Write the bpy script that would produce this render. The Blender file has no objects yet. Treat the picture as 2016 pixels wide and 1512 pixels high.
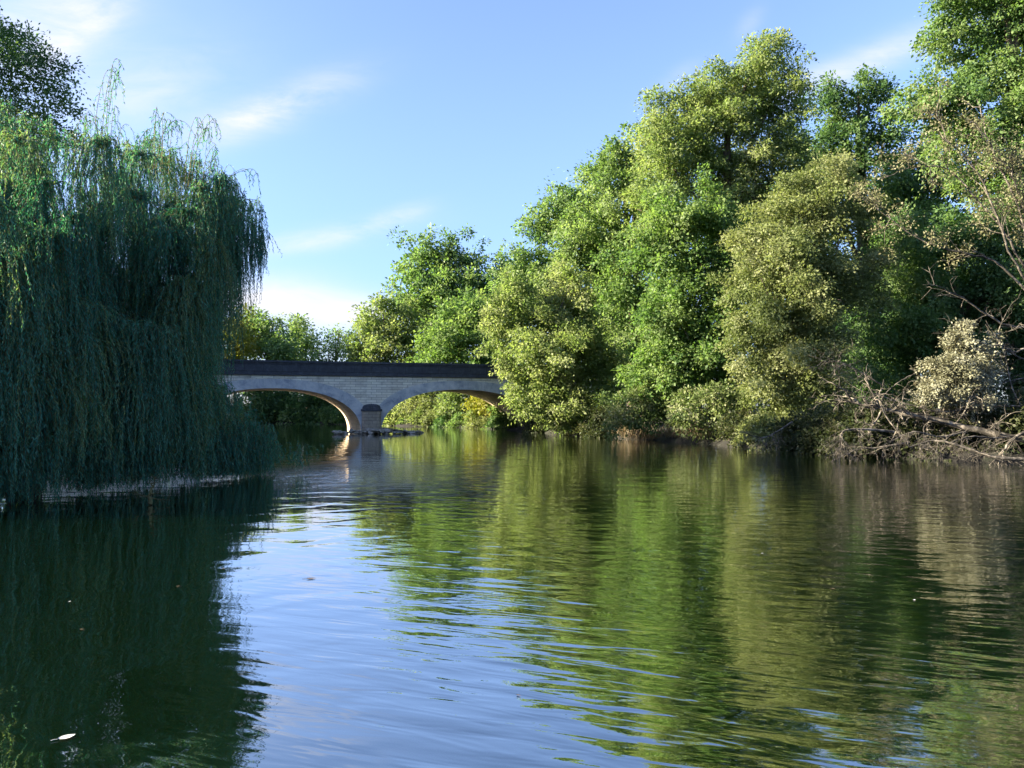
import bpy, math, random
import numpy as np

# ------------------------------------------------------------------ camera, sky, sun, exposure
scene = bpy.context.scene
col = scene.collection
F, CXP, CYP, HOR, CAMH = 1512.0, 1008.0, 756.0, 800.0, 2.2
PITCH = math.atan((HOR - CYP) / F)
SUN_EL, SUN_AHEAD = 20.0, -8.0            # degrees; the sun stands to the left, a little ahead
cam_d = bpy.data.cameras.new('camera'); cam = bpy.data.objects.new('camera', cam_d); col.objects.link(cam)
cam.location = (0, 0, CAMH); cam.rotation_euler = (math.pi / 2 + PITCH, 0, 0)
cam_d.sensor_width = 36; cam_d.lens = 36 * F / 2016; cam_d.clip_end = 6000; cam_d.clip_start = 0.05
scene.camera = cam

sun_d = bpy.data.lights.new('sun', 'SUN'); sun = bpy.data.objects.new('sun', sun_d); col.objects.link(sun)
sun_d.energy = 3.7; sun_d.angle = math.radians(0.5); sun_d.color = (1.0, 0.88, 0.66)
el, b = math.radians(SUN_EL), math.radians(SUN_AHEAD)
sdir = np.array([-math.cos(b) * math.cos(el), math.sin(b) * math.cos(el), math.sin(el)])   # towards the sun
from mathutils import Vector
sun.rotation_euler = Vector(sdir).to_track_quat('Z', 'Y').to_euler()

world = bpy.data.worlds.new('World'); scene.world = world; world.use_nodes = True
wt = world.node_tree; wt.nodes.clear()
def N(t, kind, **kw):
    n = t.nodes.new(kind)
    for k, v in kw.items():
        if k == 'ins':
            for a, b_ in v.items(): n.inputs[a].default_value = b_
        else: setattr(n, k, v)
    return n
def math_n(t, op, a, b_=None, c=None, clamp=False):
    n = t.nodes.new('ShaderNodeMath'); n.operation = op; n.use_clamp = clamp
    for i, v in enumerate((a, b_, c)):
        if v is None: continue
        if isinstance(v, (int, float)): n.inputs[i].default_value = v
        else: t.links.new(v, n.inputs[i])
    return n.outputs[0]
sky = N(wt, 'ShaderNodeTexSky', sky_type='NISHITA', sun_disc=False)
sky.sun_elevation = el; sky.sun_rotation = math.radians(-(90 - SUN_AHEAD)); sky.air_density = 1.0; sky.dust_density = .6; sky.ozone_density = 3.0
SKY_STRENGTH = 0.0500
bg = N(wt, 'ShaderNodeBackground'); bg.inputs['Strength'].default_value = SKY_STRENGTH
# thin cirrus: soft streaks at fixed directions of the sky, broken up by stretched noise
tc = N(wt, 'ShaderNodeTexCoord'); sep = N(wt, 'ShaderNodeSeparateXYZ'); wt.links.new(tc.outputs['Generated'], sep.inputs[0])
DX, DY, DZ = sep.outputs
ynz = math_n(wt, 'MAXIMUM', DY, 0.05)
U = math_n(wt, 'DIVIDE', DX, ynz); V = math_n(wt, 'DIVIDE', DZ, ynz)
front = math_n(wt, 'GREATER_THAN', DY, 0.06)
def nz(scale, sx, sy, rot, detail=10, rough=0.66, dist=0.5):
    cmb = N(wt, 'ShaderNodeCombineXYZ'); wt.links.new(U, cmb.inputs[0]); wt.links.new(V, cmb.inputs[1])
    mp = N(wt, 'ShaderNodeMapping'); mp.inputs['Rotation'].default_value = (0, 0, math.radians(rot)); mp.inputs['Scale'].default_value = (sx, sy, 1)
    wt.links.new(cmb.outputs[0], mp.inputs['Vector'])
    n = N(wt, 'ShaderNodeTexNoise'); n.inputs['Scale'].default_value = scale; n.inputs['Detail'].default_value = detail
    n.inputs['Roughness'].default_value = rough; n.inputs['Distortion'].default_value = dist
    wt.links.new(mp.outputs[0], n.inputs['Vector']); return n.outputs['Fac']
n_a = nz(6.0, 1.0, 3.2, -24); n_b = nz(9, 0.8, 2.6, -12); n_c = nz(3.0, 1, 1.6, 0)
def blob(px, py, rx, ry, rot, amt, nsel, k=2.0, edge=1.0):
    u0, v0 = (px - CXP) / F, (HOR - py) / F
    a = math.radians(rot)
    du = math_n(wt, 'SUBTRACT', U, u0); dv = math_n(wt, 'SUBTRACT', V, v0)
    x = math_n(wt, 'ADD', math_n(wt, 'MULTIPLY', du, math.cos(a)), math_n(wt, 'MULTIPLY', dv, math.sin(a)))
    y = math_n(wt, 'SUBTRACT', math_n(wt, 'MULTIPLY', dv, math.cos(a)), math_n(wt, 'MULTIPLY', du, math.sin(a)))
    x = math_n(wt, 'DIVIDE', x, rx / F); y = math_n(wt, 'DIVIDE', y, ry / F)
    r = math_n(wt, 'ADD', math_n(wt, 'MULTIPLY', x, x), math_n(wt, 'MULTIPLY', y, y))
    m = math_n(wt, 'POWER', 2.718, math_n(wt, 'MULTIPLY', r, -edge))
    nn = math_n(wt, 'MULTIPLY_ADD', nsel, k, 0.5 - k * 0.45, True)
    return math_n(wt, 'MULTIPLY', math_n(wt, 'MULTIPLY', m, nn), amt)
blobs = [(70, 30, 170, 90, 25, .85, n_a, 2.4), (160, 40, 120, 40, 40, .55, n_a, 2.4), (530, 210, 150, 36, 22, 1.0, n_a, 2.6), (420, 240, 110, 30, 10, .35, n_b, 2.6),
         (260, 170, 170, 70, 15, .45, n_b, 2.6),
         (600, 598, 170, 34, -3, 1.25, n_a, 1.6), (690, 622, 110, 26, 4, .9, n_b, 1.4), (520, 575, 120, 40, 5, .7, n_c, 1.5), (620, 470, 160, 22, 10, .6, n_b, 2.6), (765, 428, 70, 16, 18, .7, n_b, 2.6),
         (1720, 110, 260, 30, 22, 1.0, n_a, 1.4), (1330, 150, 60, 18, 35, .3, n_a, 2.0), (1480, 40, 40, 20, 55, .3, n_a, 2.0), (640, 690, 260, 60, 0, .5, n_c, 1.0),
         (-300, 300, 500, 200, 20, .6, n_c, 1.5)]
tot = None
for q in blobs:
    o = blob(*q); tot = o if tot is None else math_n(wt, 'ADD', tot, o)
tot = math_n(wt, 'MULTIPLY', math_n(wt, 'MINIMUM', tot, 0.95), front)
mixc = N(wt, 'ShaderNodeMix', data_type='RGBA'); wt.links.new(tot, mixc.inputs['Factor'])
hz = math_n(wt, 'POWER', 2.718, math_n(wt, 'MULTIPLY', math_n(wt, 'POWER', math_n(wt, 'DIVIDE', math_n(wt, 'MAXIMUM', DZ, 0.0), .24), 2.0), -1.0))
hmix = N(wt, 'ShaderNodeMix', data_type='RGBA', blend_type='MULTIPLY'); wt.links.new(hz, hmix.inputs['Factor'])
wt.links.new(sky.outputs[0], hmix.inputs['A']); hmix.inputs['B'].default_value = (.52, .62, .82, 1)
tint = N(wt, 'ShaderNodeMix', data_type='RGBA', blend_type='MULTIPLY'); tint.inputs['Factor'].default_value = 1
wt.links.new(hmix.outputs['Result'], tint.inputs['A']); tint.inputs['B'].default_value = (1.02, .93, 1.02, 1)
wt.links.new(tint.outputs['Result'], mixc.inputs['A']); mixc.inputs['B'].default_value = (2.6, 2.6, 2.75, 1)
wt.links.new(mixc.outputs['Result'], bg.inputs['Color'])
wo = N(wt, 'ShaderNodeOutputWorld'); wt.links.new(bg.outputs[0], wo.inputs[0])

vs = scene.view_settings
vs.view_transform = 'Standard'; vs.look = 'None'; vs.gamma = 1.0; vs.exposure = 3.03
scene.cycles.max_bounces = 8; scene.cycles.transparent_max_bounces = 12
scene.cycles.diffuse_bounces = 3; scene.cycles.glossy_bounces = 3; scene.cycles.transmission_bounces = 4
scene.cycles.use_denoising = True
scene.cycles.sample_clamp_indirect = 6.0
scene.cycles.caustics_reflective = False; scene.cycles.caustics_refractive = False

# ------------------------------------------------------------------ helpers
rng = np.random.default_rng(11)
def P(px, py, Y):
    """the world point at depth Y that stands at photo position (px, py)"""
    u, v = (px - CXP) / F, (CYP - py) / F
    y = math.cos(PITCH) - math.sin(PITCH) * v; z = math.sin(PITCH) + math.cos(PITCH) * v
    return np.array([u * Y / y, Y, CAMH + z * Y / y])
def W(px, py):
    """the point of the water surface at photo position (px, py)"""
    u, v = (px - CXP) / F, (CYP - py) / F
    y = math.cos(PITCH) - math.sin(PITCH) * v; z = math.sin(PITCH) + math.cos(PITCH) * v
    k = -CAMH / z
    return np.array([u * k, y * k, 0.0])
def tag(o, label=None, cat=None, group=None, kind=None):
    if label: o['label'] = label
    if cat: o['category'] = cat
    if group: o['group'] = group
    if kind: o['kind'] = kind
    return o
def empty(name, loc, label, cat, group=None):
    o = bpy.data.objects.new(name, None); col.objects.link(o); o.location = tuple(loc); o.empty_display_size = 0.3
    return tag(o, label, cat, group)
def mesh_obj(name, V_, Fq, mat, parent=None, attr=None, smooth=False, origin=None):
    """one mesh object from a vertex array and a list of faces (or an array of quads)"""
    V_ = np.asarray(V_, dtype=np.float32)
    if origin is not None: V_ = V_ - np.asarray(origin, dtype=np.float32)
    me = bpy.data.meshes.new(name)
    if isinstance(Fq, np.ndarray):
        m, k = Fq.shape
        me.vertices.add(len(V_)); me.vertices.foreach_set('co', V_.ravel())
        me.loops.add(m * k); me.loops.foreach_set('vertex_index', Fq.astype(np.int32).ravel())
        me.polygons.add(m); me.polygons.foreach_set('loop_start', np.arange(0, m * k, k, dtype=np.int32))
        me.update(calc_edges=True)
    else:
        me.from_pydata(V_.tolist(), [], Fq); me.update()
    if attr is not None:
        a = me.attributes.new('tint', 'FLOAT', 'POINT'); a.data.foreach_set('value', np.asarray(attr, dtype=np.float32))
    me.polygons.foreach_set('use_smooth', np.full(len(me.polygons), bool(smooth or attr is not None)))
    me.materials.append(mat)
    o = bpy.data.objects.new(name, me); col.objects.link(o)
    if parent is not None: o.parent = parent
    return o
def unit(a): return a / np.maximum(np.linalg.norm(a, axis=-1, keepdims=True), 1e-9)
class Bag:
    """collects tubes / quads into one mesh"""
    def __init__(s): s.v, s.f, s.n = [], [], 0
    def add(s, v, f):
        s.v.append(np.asarray(v, dtype=np.float32)); s.f.append(np.asarray(f, dtype=np.int32) + s.n); s.n += len(v)
    def tube(s, pts, rad, sides=6):
        pts = np.asarray(pts, float); n = len(pts); rad = np.broadcast_to(np.asarray(rad, float), (n,))
        t = unit(np.gradient(pts, axis=0)); ref = np.array([0.13, 0.31, 0.94]) if abs(t[0][2]) < .9 else np.array([1.0, .1, 0])
        a = unit(np.cross(t, ref)); c = np.cross(t, a)
        ang = np.linspace(0, 2 * math.pi, sides, endpoint=False)
        ring = pts[:, None, :] + rad[:, None, None] * (np.cos(ang)[None, :, None] * a[:, None, :] + np.sin(ang)[None, :, None] * c[:, None, :])
        i, j = np.meshgrid(np.arange(n - 1), np.arange(sides), indexing='ij'); j2 = (j + 1) % sides
        f = np.stack([i * sides + j, i * sides + j2, (i + 1) * sides + j2, (i + 1) * sides + j], -1).reshape(-1, 4)
        s.add(ring.reshape(-1, 3), f)
    def obj(s, name, mat, parent=None, origin=None, smooth=True):
        return mesh_obj(name, np.concatenate(s.v), np.concatenate(s.f), mat, parent, smooth=smooth, origin=origin)
def curve(pts, n):
    """smooth polyline through points (Catmull-Rom)"""
    p = np.asarray(pts, float); p = np.vstack([2 * p[0] - p[1], p, 2 * p[-1] - p[-2]])
    out = []
    m = len(p) - 3
    for k in range(n):
        x = k / (n - 1) * m; i = min(int(x), m - 1); t = x - i
        a, b_, c, d = p[i:i + 4]
        out.append(.5 * ((2 * b_) + (-a + c) * t + (2 * a - 5 * b_ + 4 * c - d) * t * t + (-a + 3 * b_ - 3 * c + d) * t ** 3))
    return np.array(out)
def leaf_quads(c, d, nrm, L, Wd):
    """diamond leaves: c base point, d direction, nrm face normal, L length, Wd width (arrays)"""
    side = unit(np.cross(d, nrm)); nn = np.cross(side, d)
    L = np.asarray(L)[:, None]; Wd = np.asarray(Wd)[:, None]
    mid = c + d * L * .45
    v = np.stack([c, mid + side * Wd * .5 + nn * Wd * .12, c + d * L - nn * L * .08, mid - side * Wd * .5 + nn * Wd * .12], 1).reshape(-1, 3)
    f = np.arange(len(c) * 4, dtype=np.int32).reshape(-1, 4)
    return v, f

# ------------------------------------------------------------------ materials
def new_mat(name):
    m = bpy.data.materials.new(name); m.use_nodes = True; m.node_tree.nodes.clear(); return m, m.node_tree
def ramp(t, fac, stops):
    r = t.nodes.new('ShaderNodeValToRGB'); e = r.color_ramp.elements
    while len(e) < len(stops): e.new(0.5)
    for k, (p, c) in enumerate(stops): e[k].position = p; e[k].color = (*c, 1)
    t.links.new(fac, r.inputs[0]); return r.outputs[0]
def noise(t, scale, detail=4, rough=.55, vec=None, dist=0):
    n = t.nodes.new('ShaderNodeTexNoise'); n.inputs['Scale'].default_value = scale; n.inputs['Detail'].default_value = detail
    n.inputs['Roughness'].default_value = rough; n.inputs['Distortion'].default_value = dist
    if vec is not None: t.links.new(vec, n.inputs['Vector'])
    return n.outputs['Fac']
def leaf_mat(name, cols, trans, tf=.4, rough=.5, spec=.22):
    m, t = new_mat(name)
    a = N(t, 'ShaderNodeAttribute', attribute_name='tint')
    c = ramp(t, a.outputs['Fac'], [(k / (len(cols) - 1), q) for k, q in enumerate(cols)])
    p = N(t, 'ShaderNodeBsdfPrincipled'); t.links.new(c, p.inputs['Base Color']); p.inputs['Roughness'].default_value = rough
    p.inputs['Specular IOR Level'].default_value = spec
    tr = N(t, 'ShaderNodeBsdfTranslucent')
    mx = N(t, 'ShaderNodeMix', data_type='RGBA', blend_type='MULTIPLY'); mx.inputs['Factor'].default_value = 1
    t.links.new(c, mx.inputs['A']); mx.inputs['B'].default_value = (*trans, 1); t.links.new(mx.outputs['Result'], tr.inputs['Color'])
    ms = N(t, 'ShaderNodeMixShader'); ms.inputs[0].default_value = tf
    t.links.new(p.outputs[0], ms.inputs[1]); t.links.new(tr.outputs[0], ms.inputs[2])
    o = N(t, 'ShaderNodeOutputMaterial'); t.links.new(ms.outputs[0], o.inputs[0]); return m
def rough_mat(name, stops, scale, bump=.02, bscale=None, rough=.85, stretch=None, detail=6):
    m, t = new_mat(name)
    tcn = N(t, 'ShaderNodeTexCoord'); v = tcn.outputs['Object']
    if stretch:
        mp = N(t, 'ShaderNodeMapping'); mp.inputs['Scale'].default_value = stretch; t.links.new(v, mp.inputs[0]); v = mp.outputs[0]
    nf = noise(t, scale, detail, .62, v)
    c = ramp(t, nf, stops)
    p = N(t, 'ShaderNodeBsdfPrincipled'); t.links.new(c, p.inputs['Base Color']); p.inputs['Roughness'].default_value = rough
    p.inputs['Specular IOR Level'].default_value = .25
    bp = N(t, 'ShaderNodeBump'); bp.inputs['Distance'].default_value = bump
    t.links.new(noise(t, bscale or scale * 2.5, 6, .65, v), bp.inputs['Height']); t.links.new(bp.outputs[0], p.inputs['Normal'])
    o = N(t, 'ShaderNodeOutputMaterial'); t.links.new(p.outputs[0], o.inputs[0]); return m
LM = {
    'lime':  leaf_mat('lime_leaves', [(0.107, 0.160, 0.051), (0.153, 0.207, 0.067), (0.198, 0.243, 0.086), (0.227, 0.254, 0.126)], (1.4, 1.5, .9), .52),
    'green': leaf_mat('green_leaves', [(0.075, 0.139, 0.049), (0.109, 0.183, 0.059), (0.150, 0.221, 0.078), (0.184, 0.239, 0.113)], (1.4, 1.5, .8), .52),
    'vivid': leaf_mat('vivid_green_leaves', [(0.071, 0.136, 0.042), (0.107, 0.181, 0.051), (0.147, 0.215, 0.072), (0.172, 0.233, 0.096)], (1.4, 1.5, .8), .52),
    'olive': leaf_mat('olive_leaves', [(0.093, 0.123, 0.042), (0.141, 0.176, 0.064), (0.185, 0.212, 0.085), (0.240, 0.259, 0.131)], (1.3, 1.35, .8), .45),
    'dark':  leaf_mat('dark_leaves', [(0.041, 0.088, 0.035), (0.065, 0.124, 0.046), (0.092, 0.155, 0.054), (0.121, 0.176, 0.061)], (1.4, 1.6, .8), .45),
    'shade': leaf_mat('shade_leaves', [(.025, .036, .016), (.04, .055, .022), (.06, .072, .03), (.085, .085, .04)], (1.3, 1.4, .8), .4),  # undergrowth leaves with the bank's shadow put into their colour
    'yellow': leaf_mat('yellow_green_leaves', [(0.110, 0.140, 0.018), (0.150, 0.175, 0.025), (0.190, 0.200, 0.035), (0.220, 0.210, 0.050)], (1.5, 1.5, .6)),
    'pale':  leaf_mat('pale_leaves', [(.07, .115, .035), (.11, .155, .05), (.16, .20, .075), (.25, .255, .15)], (1.2, 1.3, .8)),
    'beige': leaf_mat('beige_leaves', [(.13, .135, .08), (.19, .19, .12), (.24, .24, .165), (.29, .285, .21)], (1.1, 1.0, .8), .3),
    'tan':   leaf_mat('dry_leaves', [(.10, .095, .05), (.15, .145, .075), (.19, .185, .105), (.14, .165, .06)], (1.1, 1.0, .8), .3),
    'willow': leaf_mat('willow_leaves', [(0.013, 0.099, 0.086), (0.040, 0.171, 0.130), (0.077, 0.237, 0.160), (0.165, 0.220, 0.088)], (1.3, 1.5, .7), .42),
    'grass': leaf_mat('dry_grass', [(.10, .10, .04), (.20, .165, .09), (.24, .19, .12), (.16, .09, .06)], (1.1, 1.0, .8), .25),
}
BARK = rough_mat('bark', [(.3, (.045, .035, .026)), (.55, (.10, .08, .06)), (.75, (.16, .14, .11))], 6, .02, 14, stretch=(3, 3, .6))
DEADWOOD = rough_mat('bleached_dead_wood', [(.32, (.024, .021, .018)), (.5, (.066, .058, .047)), (.68, (.27, .235, .19))], 4, .01, 20)
TWIG = rough_mat('willow_twig', [(.3, (.06, .05, .02)), (.7, (.12, .11, .04))], 9, .003)
STONE = rough_mat('rubble_stone', [(.3, (.13, .12, .10)), (.5, (.25, .23, .20)), (.7, (.38, .36, .32))], 3, .03, 9)

# ------------------------------------------------------------------ river outline, ground, water
RIVER = np.array([(7, 2.6), (-4.4, 2.6), (-7.2, 6), (-10, 12), (-13.5, 19), (-19, 27), (-26, 38), (-31, 50), (-34, 60), (-38, 72), (-50, 84), (-75, 96), (-120, 106),
                  (-120, 128), (-70, 118), (-44, 106), (-26, 97), (-14, 87.5), (-3, 76), (0.5, 70), (3.5, 62), (7.2, 53), (10.6, 46.5), (12.6, 41.5), (14.2, 34.2), (18.6, 30.2), (24, 27), (40, 22), (40, 2.6)], float)
def sdf(x, y):
    """distance to the river's edge, positive on land"""
    p = np.stack([x, y], -1); d = np.full(x.shape, 1e9); inside = np.zeros(x.shape, bool)
    n = len(RIVER)
    for i in range(n):
        a, b_ = RIVER[i], RIVER[(i + 1) % n]; e = b_ - a; w = p - a
        t = np.clip((w @ e) / (e @ e), 0, 1); q = w - t[..., None] * e
        d = np.minimum(d, np.hypot(q[..., 0], q[..., 1]))
        c = (a[1] > y) != (b_[1] > y)
        xi = a[0] + (y - a[1]) / (e[1] if abs(e[1]) > 1e-9 else 1e-9) * e[0]
        inside ^= c & (x < xi)
    return np.where(inside, -d, d)
def wob(x, y):
    return (np.sin(x * .9 + 1.3 * np.sin(y * .37)) * np.cos(y * .8 + .7) + .6 * np.sin(x * 2.3 + y * 1.9) + .35 * np.sin(x * 4.9 - y * 4.1 + 1))
def ground_z(x, y):
    x = np.asarray(x, float); y = np.asarray(y, float)
    d = sdf(x, y) + .35 * wob(x, y)
    land = 0.7 * (1 - np.exp(-np.maximum(d, 0) / 1.1)) + np.clip((d - 3) * .05, 0, 1.0) + .07 * wob(x * 1.7, y * 1.7) * np.clip(d, 0, 1)
    bed = -np.minimum(1.5, .12 + np.maximum(-d, 0) * .16) + .035 * wob(x * 3.1, y * 3.3) * np.clip(-d, 0, 1)
    return np.where(d > 0, land, bed)
def axis(lo, hi, step, far):
    a = np.arange(lo, hi + step / 2, step); g = step * 1.35 ** np.arange(1, 60); out = np.cumsum(g); out = out[out < far]
    return np.concatenate([lo - out[::-1], a, hi + out])
gx, gy = axis(-60, 45, .4, 2500), axis(-6, 130, .4, 2500)
GX, GY = np.meshgrid(gx, gy)
GZ = ground_z(GX, GY)
ii, jj = np.meshgrid(np.arange(len(gy) - 1), np.arange(len(gx) - 1), indexing='ij'); w_ = len(gx)
gf = np.stack([ii * w_ + jj, ii * w_ + jj + 1, (ii + 1) * w_ + jj + 1, (ii + 1) * w_ + jj], -1).reshape(-1, 4)
m, t = new_mat('earth_and_river_bed')
tcn = N(t, 'ShaderNodeTexCoord'); sp = N(t, 'ShaderNodeSeparateXYZ'); t.links.new(tcn.outputs['Object'], sp.inputs[0])
land_c = ramp(t, noise(t, .9, 8, .65, tcn.outputs['Object']), [(.3, (.005, .0045, .0035)), (.5, (.011, .0095, .006)), (.7, (.012, .020, .006))])
vor = N(t, 'ShaderNodeTexVoronoi'); vor.inputs['Scale'].default_value = 5.5; t.links.new(tcn.outputs['Object'], vor.inputs['Vector'])
bedmix = math_n(t, 'ADD', math_n(t, 'MULTIPLY', noise(t, 2.2, 8, .7, tcn.outputs['Object']), .8), math_n(t, 'MULTIPLY', vor.outputs['Distance'], .35))
bed_c = ramp(t, bedmix, [(.32, (.02, .03, .012)), (.5, (.07, .09, .03)), (.62, (.13, .12, .05)), (.8, (.22, .17, .09))])
mz = N(t, 'ShaderNodeMix', data_type='RGBA'); t.links.new(math_n(t, 'MULTIPLY_ADD', sp.outputs[2], 25, 1.3, True), mz.inputs['Factor'])
t.links.new(bed_c, mz.inputs['A']); t.links.new(land_c, mz.inputs['B'])
p = N(t, 'ShaderNodeBsdfPrincipled'); t.links.new(mz.outputs['Result'], p.inputs['Base Color']); p.inputs['Roughness'].default_value = .9
bp = N(t, 'ShaderNodeBump'); bp.inputs['Distance'].default_value = .06; t.links.new(bedmix, bp.inputs['Height']); t.links.new(bp.outputs[0], p.inputs['Normal'])
o = N(t, 'ShaderNodeOutputMaterial'); t.links.new(p.outputs[0], o.inputs[0])
tag(mesh_obj('ground', np.stack([GX, GY, GZ], -1).reshape(-1, 3), gf, m, smooth=True), kind='structure')

# water: a reflecting sheet over a turbid green body; ripples from stretched noise
m, t = new_mat('river_water')
tcn = N(t, 'ShaderNodeTexCoord'); OB = tcn.outputs['Object']
sp = N(t, 'ShaderNodeSeparateXYZ'); t.links.new(OB, sp.inputs[0]); WX, WY = sp.outputs[0], sp.outputs[1]
def wn(sx, sy, rot, detail=2, rough=.5, dist=0.0):
    mp = N(t, 'ShaderNodeMapping', vector_type='TEXTURE'); mp.inputs['Rotation'].default_value = (0, 0, math.radians(rot)); mp.inputs['Scale'].default_value = (1 / sx, 1 / sy, 1)
    t.links.new(OB, mp.inputs[0]); return noise(t, 1.0, detail, rough, mp.outputs[0], dist)
def bellx(v, c, w):
    q = math_n(t, 'DIVIDE', math_n(t, 'SUBTRACT', v, c), w)
    return math_n(t, 'POWER', 2.718, math_n(t, 'MULTIPLY', math_n(t, 'MULTIPLY', q, q), -1.0))
swell = math_n(t, 'MULTIPLY', wn(.55, 2.6, -16, 1, .4, .15), .009)            # long crests, near
swirl = math_n(t, 'MULTIPLY', wn(.9, 1.3, 20, 1, .4, .6), .013)               # slow eddies
mid = math_n(t, 'MULTIPLY', wn(1.1, 4.6, -20, 2, .5, .35), .0085)
chop = math_n(t, 'MULTIPLY', wn(3.2, 9.0, -8, 2, .5), .0015)
fine = math_n(t, 'MULTIPLY', wn(9, 26, -5, 2, .5), .00035)
right = math_n(t, 'MULTIPLY_ADD', WX, .22, .25, True)
patch = math_n(t, 'MULTIPLY_ADD', wn(.12, .22, 10, 2, .5), 3.2, -1.1, True)
rif = math_n(t, 'MULTIPLY', bellx(WY, 25.0, 4.5), bellx(WX, -5.2, 4.2))
left_calm = math_n(t, 'MULTIPLY_ADD', WX, .35, 1.35, True)
swell = math_n(t, 'MULTIPLY', swell, math_n(t, 'MULTIPLY_ADD', left_calm, .7, .3))
chop_amt = math_n(t, 'ADD', math_n(t, 'MULTIPLY_ADD', math_n(t, 'MULTIPLY', right, patch), .9, .35), math_n(t, 'MULTIPLY', rif, 4.0))
fine_amt = math_n(t, 'ADD', math_n(t, 'MULTIPLY_ADD', right, .8, .15), math_n(t, 'MULTIPLY', rif, 6.0))
H = math_n(t, 'ADD', math_n(t, 'ADD', math_n(t, 'ADD', swell, math_n(t, 'MULTIPLY', mid, math_n(t, 'ADD', math_n(t, 'MULTIPLY_ADD', left_calm, .8, .15), math_n(t, 'MULTIPLY', bellx(WX, .6, 1.8), bellx(WY, 6.5, 4.0))))), swirl), math_n(t, 'ADD', math_n(t, 'MULTIPLY', chop, chop_amt), math_n(t, 'MULTIPLY', fine, fine_amt)))
bp = N(t, 'ShaderNodeBump'); bp.inputs['Distance'].default_value = 1.0; bp.inputs['Strength'].default_value = 1.0; t.links.new(H, bp.inputs['Height'])
fr = N(t, 'ShaderNodeFresnel'); fr.inputs['IOR'].default_value = 1.34; t.links.new(bp.outputs[0], fr.inputs['Normal'])
gl = N(t, 'ShaderNodeBsdfGlossy'); gl.inputs['Roughness'].default_value = .015; gl.inputs['Color'].default_value = (1, 1, 1, 1); t.links.new(bp.outputs[0], gl.inputs['Normal'])
trn = N(t, 'ShaderNodeBsdfTransparent'); trn.inputs['Color'].default_value = (.62, .72, .50, 1)
df = N(t, 'ShaderNodeBsdfDiffuse'); df.inputs['Color'].default_value = (.0040, .0140, .0022, 1)
body = N(t, 'ShaderNodeMixShader'); body.inputs[0].default_value = .45; t.links.new(trn.outputs[0], body.inputs[1]); t.links.new(df.outputs[0], body.inputs[2])
ms = N(t, 'ShaderNodeMixShader'); t.links.new(math_n(t, 'POWER', fr.outputs[0], .32), ms.inputs[0]); t.links.new(body.outputs[0], ms.inputs[1]); t.links.new(gl.outputs[0], ms.inputs[2])
o = N(t, 'ShaderNodeOutputMaterial'); t.links.new(ms.outputs[0], o.inputs[0])
xs, ys = np.array([-140, -60, -20, 0, 20, 60.0]), np.array([-4, 10, 30, 60, 100, 140.0])
X_, Y_ = np.meshgrid(xs, ys); nn_ = len(xs)
i5, j5 = np.meshgrid(np.arange(nn_ - 1), np.arange(nn_ - 1), indexing='ij')
tag(mesh_obj('water', np.stack([X_, Y_, 0 * X_], -1).reshape(-1, 3), np.stack([i5 * nn_ + j5, i5 * nn_ + j5 + 1, (i5 + 1) * nn_ + j5 + 1, (i5 + 1) * nn_ + j5], -1).reshape(-1, 4), m), kind='structure')

# ------------------------------------------------------------------ the bridge
def masonry(name, c1, c2, mortar, bw, bh, stain, stain_scale, mortar_size=.012, face=True):
    m, t = new_mat(name)
    tcn = N(t, 'ShaderNodeTexCoord'); sp = N(t, 'ShaderNodeSeparateXYZ'); t.links.new(tcn.outputs['Object'], sp.inputs[0])
    cb = N(t, 'ShaderNodeCombineXYZ'); t.links.new(sp.outputs[0 if face else 1], cb.inputs[0]); t.links.new(sp.outputs[2], cb.inputs[1])
    br = N(t, 'ShaderNodeTexBrick'); t.links.new(cb.outputs[0], br.inputs['Vector'])
    br.inputs['Color1'].default_value = (*c1, 1); br.inputs['Color2'].default_value = (*c2, 1); br.inputs['Mortar'].default_value = (*mortar, 1)
    br.inputs['Scale'].default_value = 1; br.inputs['Mortar Size'].default_value = mortar_size; br.inputs['Brick Width'].default_value = bw; br.inputs['Row Height'].default_value = bh
    st = ramp(t, noise(t, stain_scale, 8, .68, tcn.outputs['Object'], .4), stain)
    mx = N(t, 'ShaderNodeMix', data_type='RGBA', blend_type='MULTIPLY'); mx.inputs['Factor'].default_value = 1
    t.links.new(br.outputs['Color'], mx.inputs['A']); t.links.new(st, mx.inputs['B'])
    p = N(t, 'ShaderNodeBsdfPrincipled'); t.links.new(mx.outputs['Result'], p.inputs['Base Color']); p.inputs['Roughness'].default_value = .9
    bp = N(t, 'ShaderNodeBump'); bp.inputs['Distance'].default_value = .03
    hh = math_n(t, 'ADD', math_n(t, 'MULTIPLY', br.outputs['Fac'], -.8), math_n(t, 'MULTIPLY', noise(t, 9, 6, .7, tcn.outputs['Object']), .6))
    t.links.new(hh, bp.inputs['Height']); t.links.new(bp.outputs[0], p.inputs['Normal'])
    o = N(t, 'ShaderNodeOutputMaterial'); t.links.new(p.outputs[0], o.inputs[0]); return m
ST = [(.3, (.62, .60, .58)), (.5, (.95, .95, .95)), (.75, (1.1, 1.08, 1.0))]
ASHLAR = masonry('pale_ashlar', (.82, .78, .67), (.64, .60, .52), (.25, .23, .20), .85, .21, ST, .9)
VOUSS = masonry('weathered_voussoirs', (.46, .47, .48), (.38, .39, .40), (.2, .2, .2), 30, 30, [(.36, (.45, .50, .60)), (.5, (.95, .97, 1.0)), (.66, (1.4, 1.36, 1.28))], .7)
DARKST = masonry('blackened_parapet_stone', (.052, .060, .074), (.042, .049, .062), (.016, .017, .02), 1.4, .55, [(.3, (.6, .6, .6)), (.55, (1, 1, 1)), (.72, (1.7, 1.65, 1.6))], 3.2, .012)
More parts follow.
